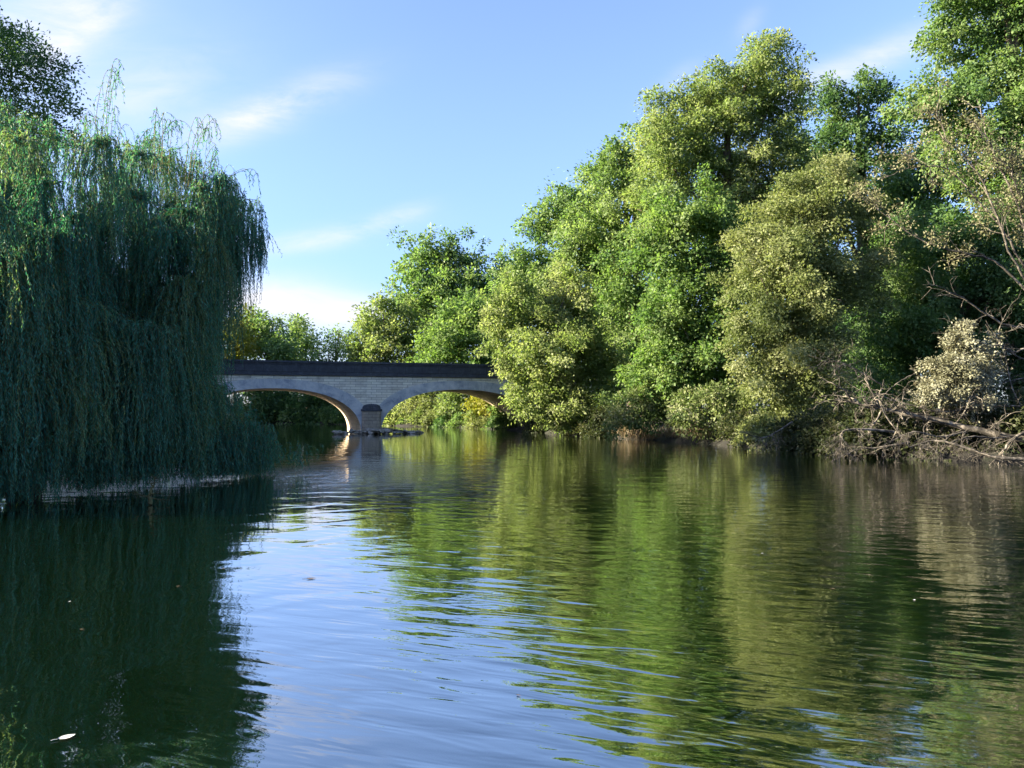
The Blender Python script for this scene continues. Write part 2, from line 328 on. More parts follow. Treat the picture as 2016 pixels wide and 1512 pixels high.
SOFF = masonry('arch_soffit_stone', (.72, .56, .39), (.62, .47, .32), (.36, .28, .2), .7, .35, ST, .8, .012, False)  # warm bounced light is put into the soffit colour
BA, PIER = math.radians(19), np.array([-11.5, 62.8])
bridge = empty('stone_bridge', (PIER[0], PIER[1], 0), 'pale stone arch bridge with blackened parapet crossing the river', 'bridge')
bridge.rotation_euler = (0, 0, BA)
HS, RISE, PW, BWID = 6.8, 3.62, .82, 9.0          # half span, rise, half pier width, bridge width
SC = [-(PW + HS), PW + HS]                        # centres of the two arches along the bridge
ZSP, ZPB, ZPT = 0.0, 4.66, 5.82
def zin(x):  # intrados height at offset x from an arch centre
    q = np.clip(np.abs(x) / HS, 0, 1); return RISE * (1 - q ** 2.25) ** (1 / 2.25)
th = np.linspace(0, math.pi, 65)
ux = -np.cos(th); XS = np.sign(ux) * np.abs(ux) ** .9 * HS
def strip(A, B):
    n = len(A); v = np.vstack([A, B]); i = np.arange(n - 1)
    return v, np.stack([i, i + 1, n + i + 1, n + i], -1)
# spandrel walls, front and back (the arch rings cover their lower edge)
for y0, sgn in ((0, 1), (BWID, -1)):
    bag = Bag()
    for c in SC:
        xx = np.concatenate([[-HS - (PW if c > 0 else 3.2)], XS, [HS + (PW if c < 0 else 3.2)]])
        lo = np.stack([xx + c, np.full_like(xx, y0), np.concatenate([[-1.5], np.maximum(zin(XS), 0), [-1.5]])], -1)
        lo[0, 0] = c - HS - (PW if c > 0 else 9); lo[-1, 0] = c + HS + (PW if c < 0 else 9)
        lo = np.vstack([lo[0], [c - HS, y0, -1.5], lo[1:-1], [c + HS, y0, -1.5], lo[-1]])
        hi = lo.copy(); hi[:, 2] = ZPB
        v, f = strip(lo, hi); bag.add(v, f)
    bag.obj('spandrel_wall', ASHLAR, bridge, smooth=False)
# arch rings: separate voussoir blocks standing 3 cm proud
for c in SC:
    bag = Bag()
    nv = 37
    lens = np.concatenate([[0], np.cumsum(np.hypot(np.diff(XS), np.diff(zin(XS))))]); 
    rings = [Bag(), Bag()]
    for k in range(nv):
        s0, s1 = (k + .012) / nv * lens[-1], (k + .988) / nv * lens[-1]
        q = np.interp(np.linspace(s0, s1, 4), lens, XS)
        e = 1e-3; dz = (zin(np.clip(q + e, -HS, HS)) - zin(np.clip(q - e, -HS, HS))) / (np.clip(q + e, -HS, HS) - np.clip(q - e, -HS, HS))
        nx, nz_ = -dz, np.ones_like(dz); l = np.hypot(nx, nz_); nx, nz_ = nx / l, nz_ / l
        T = .74 + .26 * np.clip(abs(q) / HS, 0, 1) ** 2
        ax, az = q + c, zin(q); bx, bz = ax + nx * T, az + nz_ * T
        bx = np.clip(bx, c - HS - PW + .02, c + HS + PW - .02); bz = np.minimum(bz, ZPB - .06)
        for ring, yf, dy in ((rings[0], -.035, .035), (rings[1], BWID + .035, -.035)):
            A = np.stack([ax, 0 * ax + yf, az], -1); B = np.stack([bx, 0 * bx + yf, bz], -1)
            v, f = strip(A, B) if dy > 0 else strip(B, A); ring.add(v, f)
            B2 = B.copy(); B2[:, 1] += dy; v, f = strip(B, B2); ring.add(v, f)
            A2 = A.copy(); A2[:, 1] += dy; v, f = strip(A2, A); ring.add(v, f)
    for ring in rings: ring.obj('arch_ring', VOUSS, bridge, smooth=False)
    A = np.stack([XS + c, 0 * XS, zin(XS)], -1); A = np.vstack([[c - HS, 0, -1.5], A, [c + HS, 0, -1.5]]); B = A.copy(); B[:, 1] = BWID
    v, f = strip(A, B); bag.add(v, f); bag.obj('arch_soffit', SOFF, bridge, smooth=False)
def box_v(x0, x1, y0, y1, z0, z1):
    v = np.array([(x, y, z) for z in (z0, z1) for x, y in ((x0, y0), (x1, y0), (x1, y1), (x0, y1))], float)
    f = np.array([(0, 3, 2, 1), (4, 5, 6, 7), (0, 1, 5, 4), (1, 2, 6, 5), (2, 3, 7, 6), (3, 0, 4, 7)]); return v, f
XL, XR = -2 * HS - PW - 9, 2 * HS + PW + 9
for y0, y1 in ((-.10, .32), (BWID - .32, BWID + .10)):
    bag = Bag(); bag.add(*box_v(XL, XR, y0, y1, ZPB + .16, ZPT - .16)); pr = bag.obj('parapet', DARKST, bridge, smooth=False)
    bag = Bag(); bag.add(*box_v(XL, XR, y0 - .09, y1 + .09, ZPT - .157, ZPT)); cp = bag.obj('coping', DARKST, pr, smooth=False)
    bag = Bag(); bag.add(*box_v(XL, XR, y0 - .08, y1 + .003, ZPB, ZPB + .157)); sc_ = bag.obj('string_course', DARKST, bridge, smooth=False)
bag = Bag(); bag.add(*box_v(XL, XR, .325, BWID - .325, ZPB - .1, ZPB + .02)); bag.obj('deck', DARKST, bridge, smooth=False)
# cutwaters of the middle pier: rounded nose with a domed dark cap
PSTONE = masonry('damp_pier_stone', (.36, .31, .25), (.29, .25, .20), (.14, .12, .10), .6, .26, ST, 1.2)
for sgn, y0 in ((-1, -.04), (1, BWID + .04)):
    a = np.linspace(0, math.pi, 17); R = PW - .06
    cs, sn = np.sign(np.cos(a)) * np.abs(np.cos(a)) ** .55, np.sin(a) ** .55
    def ringz(z, k): return np.stack([cs * R * k, y0 + sgn * sn * .62 * k, np.full_like(a, z)], -1)
    bag = Bag(); v, f = strip(ringz(-1.5, 1.04), ringz(1.82, 1)); bag.add(v, f); cw = bag.obj('cutwater', PSTONE, bridge, smooth=False)
    bag = Bag()
    prof = [(1.80, 1.0), (1.80, 1.10), (1.95, 1.12), (2.0, 1.02), (2.0, .96), (2.12, .96), (2.26, .85), (2.36, .6), (2.40, .25), (2.41, .02)]
    for (z0, k0), (z1, k1) in zip(prof, prof[1:]): bag.add(*strip(ringz(z0, k0), ringz(z1, k1)))
    bag.obj('cutwater_cap', DARKST, cw, smooth=False)
def br(s, t_, z): return np.array([PIER[0] + s * math.cos(BA) - t_ * math.sin(BA), PIER[1] + s * math.sin(BA) + t_ * math.cos(BA), z])

# ------------------------------------------------------------------ stones
def rock_mesh(seed, sx, sy, sz):
    r = np.random.default_rng(seed)
    import bmesh
    bm = bmesh.new(); bmesh.ops.create_icosphere(bm, subdivisions=3, radius=1)
    v = np.array([q.co[:] for q in bm.verts])
    for _ in range(9):
        n = unit(r.normal(size=3)); d = r.uniform(.45, .85); k = v @ n
        v = v - np.maximum(k - d, 0)[:, None] * n * .92
    v += .03 * np.sin(v[:, [1, 2, 0]] * 7 + seed)
    f = np.array([[q.index for q in fc.verts] for fc in bm.faces]); bm.free()
    return v * np.array([sx, sy, sz]), f
def rock(loc, s, seed, label, group, flat=.5):
    r = np.random.default_rng(seed); v, f = rock_mesh(seed, s, s * r.uniform(.6, .95), s * flat * r.uniform(.8, 1.2))
    o = mesh_obj('stone', v, f, STONE); o.location = tuple(loc); o.rotation_euler = (r.uniform(-.2, .2), r.uniform(-.2, .2), r.uniform(0, 6))
    return tag(o, label, 'stone', group)
r = np.random.default_rng(5)
for k in range(84):
    s = r.uniform(-3.0, 4.0); t_ = r.uniform(-1.7, -.2) - .6 * (1 - abs(s) / 4.0); sz = r.uniform(.16, .42)
    rock(br(s, t_, max(.02, .22 - abs(s) * .04 + .08 * r.uniform(-1, 1))), sz, 100 + k, 'grey rubble stone lying in the heap round the foot of the bridge pier', 'rubble stones round the pier')
for k in range(34):
    px = r.uniform(1010, 1290); p0 = W(px, 0.066 * (px - 1010) + 845 + r.uniform(0, 2)); sz = r.uniform(.15, .42)
    rock((p0[0] + .15, p0[1] + .2, .06), sz, 300 + k, 'stone at the waterline under the maples of the right bank', 'stones along the right bank')
p0 = W(995, 845.5); rk = rock((p0[0], p0[1], .12), .5, 777, 'pale flat-topped block at the water edge beside the right arch', None, .35)

# ------------------------------------------------------------------ trees and bushes
def crown_leaves(puffs, dens, cr, m_leaf, L, Wd, seed, droop=.15, shell=.55, tint_bias=0.0):
    """leaves in clusters, clusters on lumps, lumps on the puffs of the crown"""
    r = np.random.default_rng(seed)
    C = np.array([q[0] for q in puffs]); R = np.array([q[1] for q in puffs])
    sc, sr, st, sn = [], [], [], []
    for i in range(len(C)):
        n = int(10 + 5 * min(R[i] / (cr * 3), 2.2)); tp = r.normal(0, .16)
        for q in range(n):                                   # boughs: lumps strung along a line that leaves the middle of the puff
            d0 = unit(r.normal(size=3) + np.array([0, 0, .25])); Lb = R[i] * (.62 + .85 * r.random() ** 1.6); tb = r.normal(.45, .2) + tp
            fr_ = np.array([.5, .72, .9, 1.04]) if R[i] > cr * 1.6 else np.array([.6, 1.0])
            m_ = len(fr_); bend = r.normal(0, .22, 3)
            c = C[i] + (d0 + bend * fr_[:, None] ** 2) * (Lb * fr_)[:, None] + r.normal(0, .07, (m_, 3)) * R[i]
            c[:, 2] -= .10 * R[i] * fr_ ** 2
            rad = R[i] * np.linspace(.33, .13, m_) * r.uniform(.7, 1.25, m_)
            dist = np.linalg.norm(c[:, None, :] - C[None], axis=-1) / R[None]; dist[:, i] = 9
            k = dist.min(1) > .45
            sc.append(c[k]); sr.append(rad[k]); sn.append(np.repeat(d0[None], m_, 0)[k]); st.append(np.clip(tb + r.normal(0, .08, m_) + .08 * fr_, 0, 1)[k])
    for i in range(len(C)):           # small sprigs standing out of the outline
        n = 2; d = unit(r.normal(size=(n, 3)) + np.array([0, 0, .9]))
        c = C[i] + d * (R[i] * r.uniform(1.05, 1.42, n))[:, None]; dist = np.linalg.norm(c[:, None, :] - C[None], axis=-1) / R[None]
        k = dist.min(1) > 1.0
        sc.append(c[k]); sr.append((R[i] * r.uniform(.14, .28, n))[k]); sn.append(d[k]); st.append(np.clip(r.normal(.55, .2, k.sum()), 0, 1))
    sc, sr, sn, st = np.concatenate(sc), np.concatenate(sr), np.concatenate(sn), np.concatenate(st)
    num = np.maximum(3, (dens * 2.6 * sr ** 1.6 * (cr * 2) ** .4 / cr ** 2)).astype(int)
    j = np.repeat(np.arange(len(sc)), num)
    ax = unit(sn + r.normal(0, .6, sn.shape) + np.array([0, 0, .35])); el_ = r.uniform(.9, 1.9, len(sc))      # each lump drawn out along its twig
    d = unit(r.normal(size=(len(j), 3)) + sn[j] * .45 + np.array([0, 0, .3]))
    rr = sr[j] * (.3 + .7 * np.sqrt(r.random(len(j)))) * np.where(r.random(len(j)) < .22, r.uniform(1.1, 1.7, len(j)), 1.0)
    o = d * rr[:, None]; o += ax[j] * ((o * ax[j]).sum(1) * (el_[j] - 1))[:, None]
    c = sc[j] + o * np.array([1, 1, .85])
    n = unit(d * .7 + sn[j] * .4); tt = st[j]
    vox = np.floor(c / (cr * 1.12) + r.random(3)).astype(np.int64); key = vox[:, 0] * 73856093 ^ vox[:, 1] * 19349663 ^ vox[:, 2] * 83492791     # one leaf clump per cell: gaps stay between the clumps
    _, first = np.unique(key, return_index=True); first = first[r.random(len(first)) < .9]
    c, n, tt = c[first], n[first], np.clip(tt[first] + r.normal(0, .12, len(first)), 0, 1)
    c[:, 2] = np.maximum(c[:, 2], .25)
    L, Wd, m_leaf = L * .82, Wd * .82, int(m_leaf * 1.9)
    csz = r.lognormal(0, .38, len(c)); k = np.repeat(np.arange(len(c)), np.maximum(5, m_leaf * np.minimum(csz, 2) ** 1.6).astype(int))
    off = np.clip(r.normal(size=(len(k), 3)), -2, 2) * (cr * csz[k])[:, None] * np.array([.44, .44, .30]); off[:, 2] -= .25 * (off[:, 0] ** 2 + off[:, 1] ** 2) / cr
    pos = c[k] + off; pos[:, 2] = np.maximum(pos[:, 2], .06)
    dirn = unit(unit(off) * .9 + n[k] * .5 + r.normal(size=off.shape) * .5 + np.array([0, 0, -droop]))
    nrm = unit(n[k] * 1.0 + np.array([0, 0, .35]) + r.normal(size=off.shape) * .45)
    print('leaves', len(k))
    Ls = L * r.uniform(.5, 1.45, len(k)); v, f = leaf_quads(pos, dirn, nrm, Ls, Ls * (Wd / L) * r.uniform(.8, 1.2, len(k)))
    tint = np.clip(tt[k] + r.normal(0, .2, len(k)) + tint_bias, 0, 1)
    return v, f, np.repeat(tint, 4)
def tree(name, label, cat, Y, puffs, mat, leaf=(.26, .15), dens=2.0, cr=.55, m=26, seed=1, base=None, group=None, bark=None, dj=.6, back=1.5, trunk_r=None, limbs=7, shell=.55, squash=1.0, maxr=None):
    """puffs: (photo x, photo y, radius in photo pixels[, depth offset]) at depth Y -> lumps of a crown of real size"""
    r = np.random.default_rng(seed)
    pw = []
    for q in puffs:
        dy = q[3] if len(q) > 3 else 0
        rad = q[2] / F * Y; yy = Y + dy + r.uniform(-dj, dj) * rad
        pw.append((P(q[0], q[1], yy), rad * yy / Y))
    C = np.array([q[0] for q in pw]); R = np.array([q[1] for q in pw])
    lowi = np.argsort(C[:, 2])[:max(2, len(C) // 3)]
    if base is None: bx, by = C[lowi, 0].mean(), C[lowi, 1].mean() + back
    else: bx, by = base
    while float(sdf(np.array([bx]), np.array([by]))[0]) < .4: by += .4; bx += .3 if bx > -15 else -.3
    bz = float(ground_z(bx, by)) - .1; B = np.array([bx, by, bz])
    root = empty(name, B, label, cat, group)
    H = C[:, 2].max() + R.max() * .3 - bz
    tr = trunk_r or max(.07, H * .017)
    topc = np.average(C, axis=0, weights=R * (C[:, 2] - bz + .5)); topi = C[np.argmax(C[:, 2])]
    bark = bark or BARK
    path = curve([B, B + (topc - B) * np.array([.15, .15, .35]) + r.normal(0, .15, 3) * [1, 1, 0], B + (topc - B) * np.array([.6, .6, .75]), topc, (topc + topi) / 2, topi], 18)
    bag = Bag(); rr = np.linspace(tr, tr * .12, 18); rr[0] *= 1.35; bag.tube(path, rr, 8)
    trunk = bag.obj('trunk', bark, root, origin=B)
    order = np.argsort(-R)[:limbs]
    for i in order:
        h = np.clip((C[i, 2] - bz) * .45 / max(H, .1), .08, .6); st = path[int(h * 17)]
        mid = st * .45 + C[i] * .55 + r.normal(0, .18, 3) * R[i] + np.array([0, 0, .12 * np.linalg.norm(C[i] - st)])
        lp = curve([st, mid, C[i], C[i] + unit(C[i] - st) * R[i] * .7 + r.normal(0, .2, 3) * R[i]], 11)
        bag = Bag(); bag.tube(lp, np.linspace(tr * .5, tr * .08, 11), 6)
        for _ in range(5):
            a = lp[r.integers(5, 11)]; e = C[i] + unit(r.normal(size=3)) * R[i] * .85
            bag.tube(curve([a, (a + e) / 2 + r.normal(0, .1, 3) * R[i], e], 6), np.linspace(tr * .14, tr * .04, 6), 4)
        bag.obj('limb', bark, trunk, origin=B)
    v, f, tint = crown_leaves(pw, dens, cr, m, leaf[0], leaf[1], seed + 50, shell=shell)
    mesh_obj('crown', v, f, LM[mat], root, attr=tint, origin=B)
    return root
def wtree(name, label, cat, X, Y, h, rad, mat, leaf, cr, seed, group, n=11, **kw):
    """a tree given by its place on the ground, its height and crown radius in metres"""
    r = np.random.default_rng(seed); puffs = []
    for _ in range(n):
        z = r.uniform(.28, .92) * h; w = rad * math.sin(math.pi * min(max((z / h - .05) / .95, .12), .9)) ** .6; a = r.uniform(0, 6.28); k = math.sqrt(r.random()) * .75
        x, y = X + math.cos(a) * w * k, Y + math.sin(a) * w * k
        px, py = CXP + x / y * F, HOR - (z - CAMH) / y * F
        puffs.append((px, py, rad * r.uniform(.34, .52) / y * F, y - Y))
    return tree(name, label, cat, Y, puffs, mat, leaf, kw.pop('dens', 1.9), cr, 24, seed, base=(X, Y), group=group, dj=0, **kw)
RB = 'trees and bushes of the right bank'
# beyond the bridge
tree('round_tree', 'tallest round-crowned tree rising behind the bridge, right of its middle', 'tree', 104, [(862, 508, 42), (905, 520, 42), (822, 520, 30), (838, 560, 40), (960, 560, 40), (990, 540, 30), (900, 580, 60), (810, 590, 34), (945, 610, 50), (860, 620, 50), (1000, 600, 45), (1030, 560, 50)], 'green', (.5, .3), 1.8, 1.0, 26, 2)
tree('light_green_tree', 'yellowish loose tree behind the parapet, left of the tall round-crowned tree', 'tree', 97, [(752, 600, 24), (735, 635, 30), (775, 630, 34), (800, 650, 34), (755, 670, 34), (722, 665, 24), (790, 690, 34), (735, 700, 26), (708, 690, 22), (800, 720, 40), (745, 740, 40)], 'lime', (.46, .28), 2.0, .9, 24, 3)
tree('lime_tree', 'sunlit lime green tree over the right half of the parapet, before the tall round-crowned tree', 'tree', 92, [(890, 635, 40), (930, 615, 36), (868, 670, 40), (905, 690, 46), (955, 665, 42), (945, 715, 45), (850, 710, 36), (985, 690, 36), (835, 680, 24), (900, 740, 45)], 'vivid', (.46, .28), 2.2, .9, 24, 4)
tree('dense_tree', 'dense rounded green tree over the left end of the visible parapet', 'tree', 118, [(502, 650, 36), (535, 668, 38), (485, 690, 40), (525, 705, 45), (556, 690, 28), (560, 720, 30), (470, 660, 26)], 'green', (.55, .33), 1.9, 1.1, 24, 5)
tree('yellow_tree', 'yellow-green tree half hidden by the willow strands above the bridge', 'tree', 112, [(452, 650, 28), (440, 690, 34), (470, 690, 26), (420, 660, 32), (478, 622, 14), (400, 690, 36)], 'yellow', (.5, .3), 1.8, 1.0, 24, 6)
tree('spreading_tree', 'mid green tree standing between the dense rounded tree and the gap of sky', 'tree', 126, [(588, 655, 28), (572, 682, 28), (602, 685, 24), (590, 705, 30), (615, 705, 18), (585, 640, 16)], 'green', (.5, .3), 1.7, 1.1, 22, 7)
tree('sparse_tree', 'small see-through tree in the gap of sky above the parapet', 'tree', 122, [(660, 668, 17), (645, 690, 17), (682, 685, 17), (668, 655, 10), (700, 700, 16), (660, 705, 18), (690, 660, 9), (634, 706, 12)], 'green', (.42, .26), 1.0, .9, 15, 8, shell=.3)
for k, (px, py, rp, Y, mt, lb) in enumerate([(500, 800, 30, 100, 'dark', 'shaded bush on the far bank, leftmost one seen through the left arch'), (550, 792, 36, 101, 'dark', 'shaded bush on the far bank, under the crown of the left arch'),
        (605, 796, 34, 99, 'dark', 'shaded bush on the far bank, right of the left arch crown'), (655, 800, 34, 97.5, 'dark', 'shaded bush on the far bank, next to the soffit of the left arch')]):
    tree('shaded_bush', lb, 'bush', Y, [(px, py, rp), (px - 18, py + 16, rp * .7), (px + 20, py + 14, rp * .7), (px, py - 22, rp * .6)], mt, (.42, .26), 2.4, .8, 24, 20 + k, trunk_r=.12, limbs=4, group='bushes seen through the left arch')
for k, (pf, Y, mt, lb) in enumerate([
        ([(775, 806, 24), (800, 795, 24), (790, 825, 20), (765, 825, 16)], 88, 'lime', 'sunlit bush beyond the right arch, closest to the pier'),
        ([(835, 790, 28), (860, 778, 26), (850, 815, 26), (825, 815, 20)], 86, 'olive', 'olive bush seen through the right arch, right of the bush by the pier'),
        ([(900, 785, 28), (885, 812, 24), (920, 805, 24), (905, 760, 26)], 83, 'lime', 'leafy bush under the crown of the right arch'),
        ([(955, 800, 26), (945, 825, 18), (970, 826, 18), (960, 780, 18)], 79, 'yellow', 'bright bush at the water under the right half of the right arch'),
        ([(1000, 800, 26), (1010, 825, 20), (985, 780, 22), (1030, 815, 25)], 76, 'green', 'green bush against the right springing of the right arch')]):
    tree('bank_bush', lb, 'bush', Y, pf, mt, (.36, .2), 2.2, .65, 24, 40 + k, trunk_r=.08, limbs=3, group='bushes seen through the right arch')
PL = [(1.2, 70), (-.2, 72), (-1.4, 73.6), (-2.4, 75), (-3.6, 76.6), (-5, 78.2), (-6.4, 79.6), (-7.8, 81.2), (-9.2, 82.6), (-10.8, 84.2), (-12.6, 86)]
for k, (X, Y) in enumerate(PL):
    wtree('waterside_plant', 'low leafy plant at the waterline seen under the right arch', 'plant', X + .5, Y + .4, (1.1, .8, 1.4)[k % 3], .95, ('olive', 'lime', 'green', 'dark')[k % 4], (.26, .12), .4, 700 + k, 'plants under the right arch', 6, trunk_r=.03, limbs=2, dens=2.4)
for k, (X, Y) in enumerate([(-15, 88.8), (-17.5, 91), (-20, 93), (-22.6, 95), (-25.4, 97)]):
    wtree('shaded_bush', 'low shaded plant at the far waterline seen through the left arch', 'bush', X + .3, Y + .5, 1.6, 1.5, 'dark', (.3, .14), .5, 730 + k, 'low plants seen through the left arch', 6, trunk_r=.03, limbs=2, dens=2.4)
# right bank, from the bridge towards the camera
tree('maple_tree', 'bright lime maple leaning over the end of the bridge', 'tree', 57, [(1000, 612, 38), (985, 660, 30), (1035, 660, 52), (1004, 715, 30), (1050, 725, 46), (1085, 610, 46), (1135, 575, 38), (1120, 640, 56), (1090, 700, 58), (1155, 690, 56), (1056, 775, 30), (1100, 775, 50), (1140, 790, 46), (1190, 745, 40), (1180, 800, 32), (1085, 805, 26), (1036, 792, 22), (1022, 760, 20), (1010, 565, 24), (1128, 545, 18)], 'lime', (.24, .15), 2.4, .52, 27, 61, group=RB)
tree('ash_tree', 'tall ash with a stepped top right above the leaning lime maple', 'tree', 67, [(1095, 410, 34), (1130, 400, 30), (1065, 455, 36), (1120, 470, 56), (1040, 515, 36), (1090, 540, 56), (1165, 430, 50), (1170, 520, 60), (1015, 560, 36), (1060, 590, 50), (1160, 610, 60), (1105, 385, 18), (1170, 360, 28)], 'green', (.3, .17), 2.2, .62, 26, 62, group=RB)
tree('poplar_tree', 'narrow tall tree between the ash and the tallest tree', 'tree', 63, [(1210, 310, 28), (1235, 330, 40), (1195, 365, 40), (1250, 400, 60), (1200, 450, 55), (1245, 490, 58), (1230, 570, 58), (1215, 285, 16), (1275, 300, 36), (1250, 650, 60), (1260, 740, 60)], 'green', (.29, .17), 2.2, .6, 26, 63, group=RB)
tree('tall_tree', 'tallest sunlit tree of the right bank, its pointed top against the sky', 'tree', 57, [(1305, 225, 36), (1335, 205, 34), (1295, 275, 42), (1360, 250, 48), (1400, 190, 38), (1430, 160, 40), (1480, 150, 44), (1515, 115, 36), (1500, 95, 24), (1550, 155, 36), (1430, 240, 60), (1510, 220, 58), (1565, 215, 34), (1330, 340, 60), (1400, 330, 70), (1480, 320, 70), (1545, 300, 52), (1300, 420, 56), (1560, 370, 40), (1440, 420, 70), (1285, 190, 18)], 'lime', (.25, .14), 2.3, .55, 27, 64, group=RB)
tree('sycamore_tree', 'vivid green sycamore in front of the tallest tree, reaching down to the bank', 'tree', 49, [(1335, 440, 54), (1395, 415, 50), (1300, 495, 42), (1360, 520, 60), (1425, 490, 54), (1330, 580, 50), (1395, 590, 62), (1285, 625, 34), (1330, 655, 56), (1300, 700, 44), (1390, 680, 62), (1350, 735, 54), (1420, 750, 52), (1260, 745, 30), (1440, 640, 50), (1310, 400, 30), (1450, 800, 34)], 'vivid', (.24, .16), 2.4, .5, 26, 65, group=RB)
tree('sallow_bush', 'pale leaved bush on the bank at the foot of the vivid green sycamore', 'bush', 48.5, [(1235, 800, 30), (1275, 780, 32), (1215, 822, 20), (1260, 828, 20), (1310, 795, 30), (1295, 770, 26)], 'pale', (.22, .13), 2.0, .42, 24, 66, trunk_r=.07, group=RB)
tree('elder_bush', 'green and white flecked bush between the pale bush and the olive tree', 'bush', 45.5, [(1355, 805, 34), (1395, 790, 34), (1420, 820, 26), (1340, 828, 20), (1385, 832, 20), (1440, 795, 30)], 'pale', (.21, .13), 2.0, .42, 24, 67, trunk_r=.07, group=RB)
tree('olive_sallow', 'big olive yellow goat willow in front, hanging down to the water by the brushwood', 'tree', 41, [(1575, 390, 54), (1640, 365, 40), (1530, 430, 48), (1620, 440, 62), (1690, 430, 40), (1480, 490, 48), (1550, 510, 70), (1640, 530, 68), (1470, 570, 44), (1520, 600, 66), (1600, 610, 70), (1690, 550, 44), (1730, 520, 26), (1480, 660, 48), (1550, 680, 60), (1630, 680, 46), (1500, 745, 50), (1560, 760, 58), (1615, 775, 52), (1550, 815, 40), (1600, 820, 36), (1650, 790, 24), (1470, 720, 34), (1760, 500, 14)], 'olive', (.165, .10), 2.5, .40, 28, 68, group=RB)
tree('dark_ash', 'dark airy tree set back between the tallest tree and the right edge tree', 'tree', 64, [(1640, 195, 36), (1690, 180, 34), (1720, 190, 24), (1665, 250, 48), (1725, 245, 36), (1620, 300, 46), (1700, 320, 50), (1760, 260, 28), (1760, 330, 40), (1640, 380, 60), (1740, 410, 60)], 'dark', (.3, .17), 1.5, .62, 24, 69, group=RB, shell=.35)
tree('edge_tree', 'huge tree at the upper right corner, top in sun and foot in shade', 'tree', 47, [(1880, 40, 46), (1945, 20, 56), (2010, 50, 64), (1860, 95, 34), (1910, 125, 48), (1980, 150, 64), (1840, 185, 40), (1790, 205, 34), (1880, 235, 52), (1955, 275, 64), (2030, 220, 70), (1905, 320, 50), (1990, 390, 66), (2060, 330, 80), (1965, -60, 70), (2050, -50, 90), (1895, -40, 52), (2120, 60, 100), (2140, 220, 100), (2130, 420, 100), (2060, -160, 90)], 'green', (.25, .15), 2.1, .52, 26, 70, group=RB)
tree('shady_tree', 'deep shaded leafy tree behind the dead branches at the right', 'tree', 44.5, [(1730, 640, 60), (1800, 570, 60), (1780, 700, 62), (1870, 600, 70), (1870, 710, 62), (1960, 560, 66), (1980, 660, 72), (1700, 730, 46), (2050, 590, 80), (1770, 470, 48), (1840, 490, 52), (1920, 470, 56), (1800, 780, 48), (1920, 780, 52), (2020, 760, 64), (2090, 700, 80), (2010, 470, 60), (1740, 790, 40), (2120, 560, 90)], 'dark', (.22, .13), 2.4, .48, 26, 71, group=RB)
tree('beige_bush', 'small sunlit beige leaved bush standing among the dead branches', 'bush', 31.5, [(1888, 700, 26), (1875, 735, 36), (1915, 750, 36), (1850, 765, 30), (1890, 780, 34), (1900, 665, 14), (1940, 715, 18), (1830, 780, 20), (1935, 780, 26), (1872, 665, 9), (1905, 640, 8), (1955, 660, 7), (1940, 690, 8)], 'beige', (.13, .075), 2.0, .24, 24, 72, trunk_r=.05, group=RB, bark=DEADWOOD)
for k, (px, py, Y, rp, lb) in enumerate([(1815, 330, 62, 62, 'dark wood tree filling the gap between the dark airy tree and the huge corner tree'), (1540, 400, 74, 70, 'dark wood tree far behind the olive goat willow, filling the gap at its left'), (1720, 560, 70, 80, 'dark wood tree far behind the shady tree, glimpsed right of the olive goat willow'), (1880, 520, 72, 85, 'dark wood tree far behind the half dead tree'), (1620, 640, 68, 80, 'low dark wood tree far behind the middle of the olive goat willow'), (1260, 640, 76, 80, 'dark wood tree in the gap between the lime maple and the vivid green sycamore')]):
    tree('wood_tree', lb, 'tree', Y, [(px, py, rp), (px - rp, py + 40, rp * .7), (px + rp, py + 30, rp * .7), (px, py + 110, rp), (px - 60, py + 130, rp * .8), (px + 70, py + 120, rp * .8)], 'dark', (.36, .2), 2.0, .75, 24, 760 + k, group='wood behind the right bank', limbs=4)
# left bank
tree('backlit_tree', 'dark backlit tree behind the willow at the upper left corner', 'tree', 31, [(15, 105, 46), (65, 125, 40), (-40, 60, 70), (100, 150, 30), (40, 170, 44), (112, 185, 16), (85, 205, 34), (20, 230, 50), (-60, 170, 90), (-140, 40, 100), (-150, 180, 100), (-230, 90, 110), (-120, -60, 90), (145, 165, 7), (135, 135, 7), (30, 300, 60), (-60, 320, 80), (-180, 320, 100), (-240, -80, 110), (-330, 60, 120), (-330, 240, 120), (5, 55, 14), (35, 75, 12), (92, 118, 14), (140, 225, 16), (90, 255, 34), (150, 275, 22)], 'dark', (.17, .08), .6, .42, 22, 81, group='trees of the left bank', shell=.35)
tree('upstream_tree', 'tall tree on the left bank beyond the bridge, seen through the willow', 'tree', 92, [(150, 640, 60), (90, 600, 70), (220, 600, 60), (160, 550, 60), (260, 660, 60), (320, 690, 40), (60, 680, 70), (200, 720, 60), (290, 740, 50)], 'dark', (.5, .3), 2.0, 1.0, 24, 82, group='trees of the left bank')

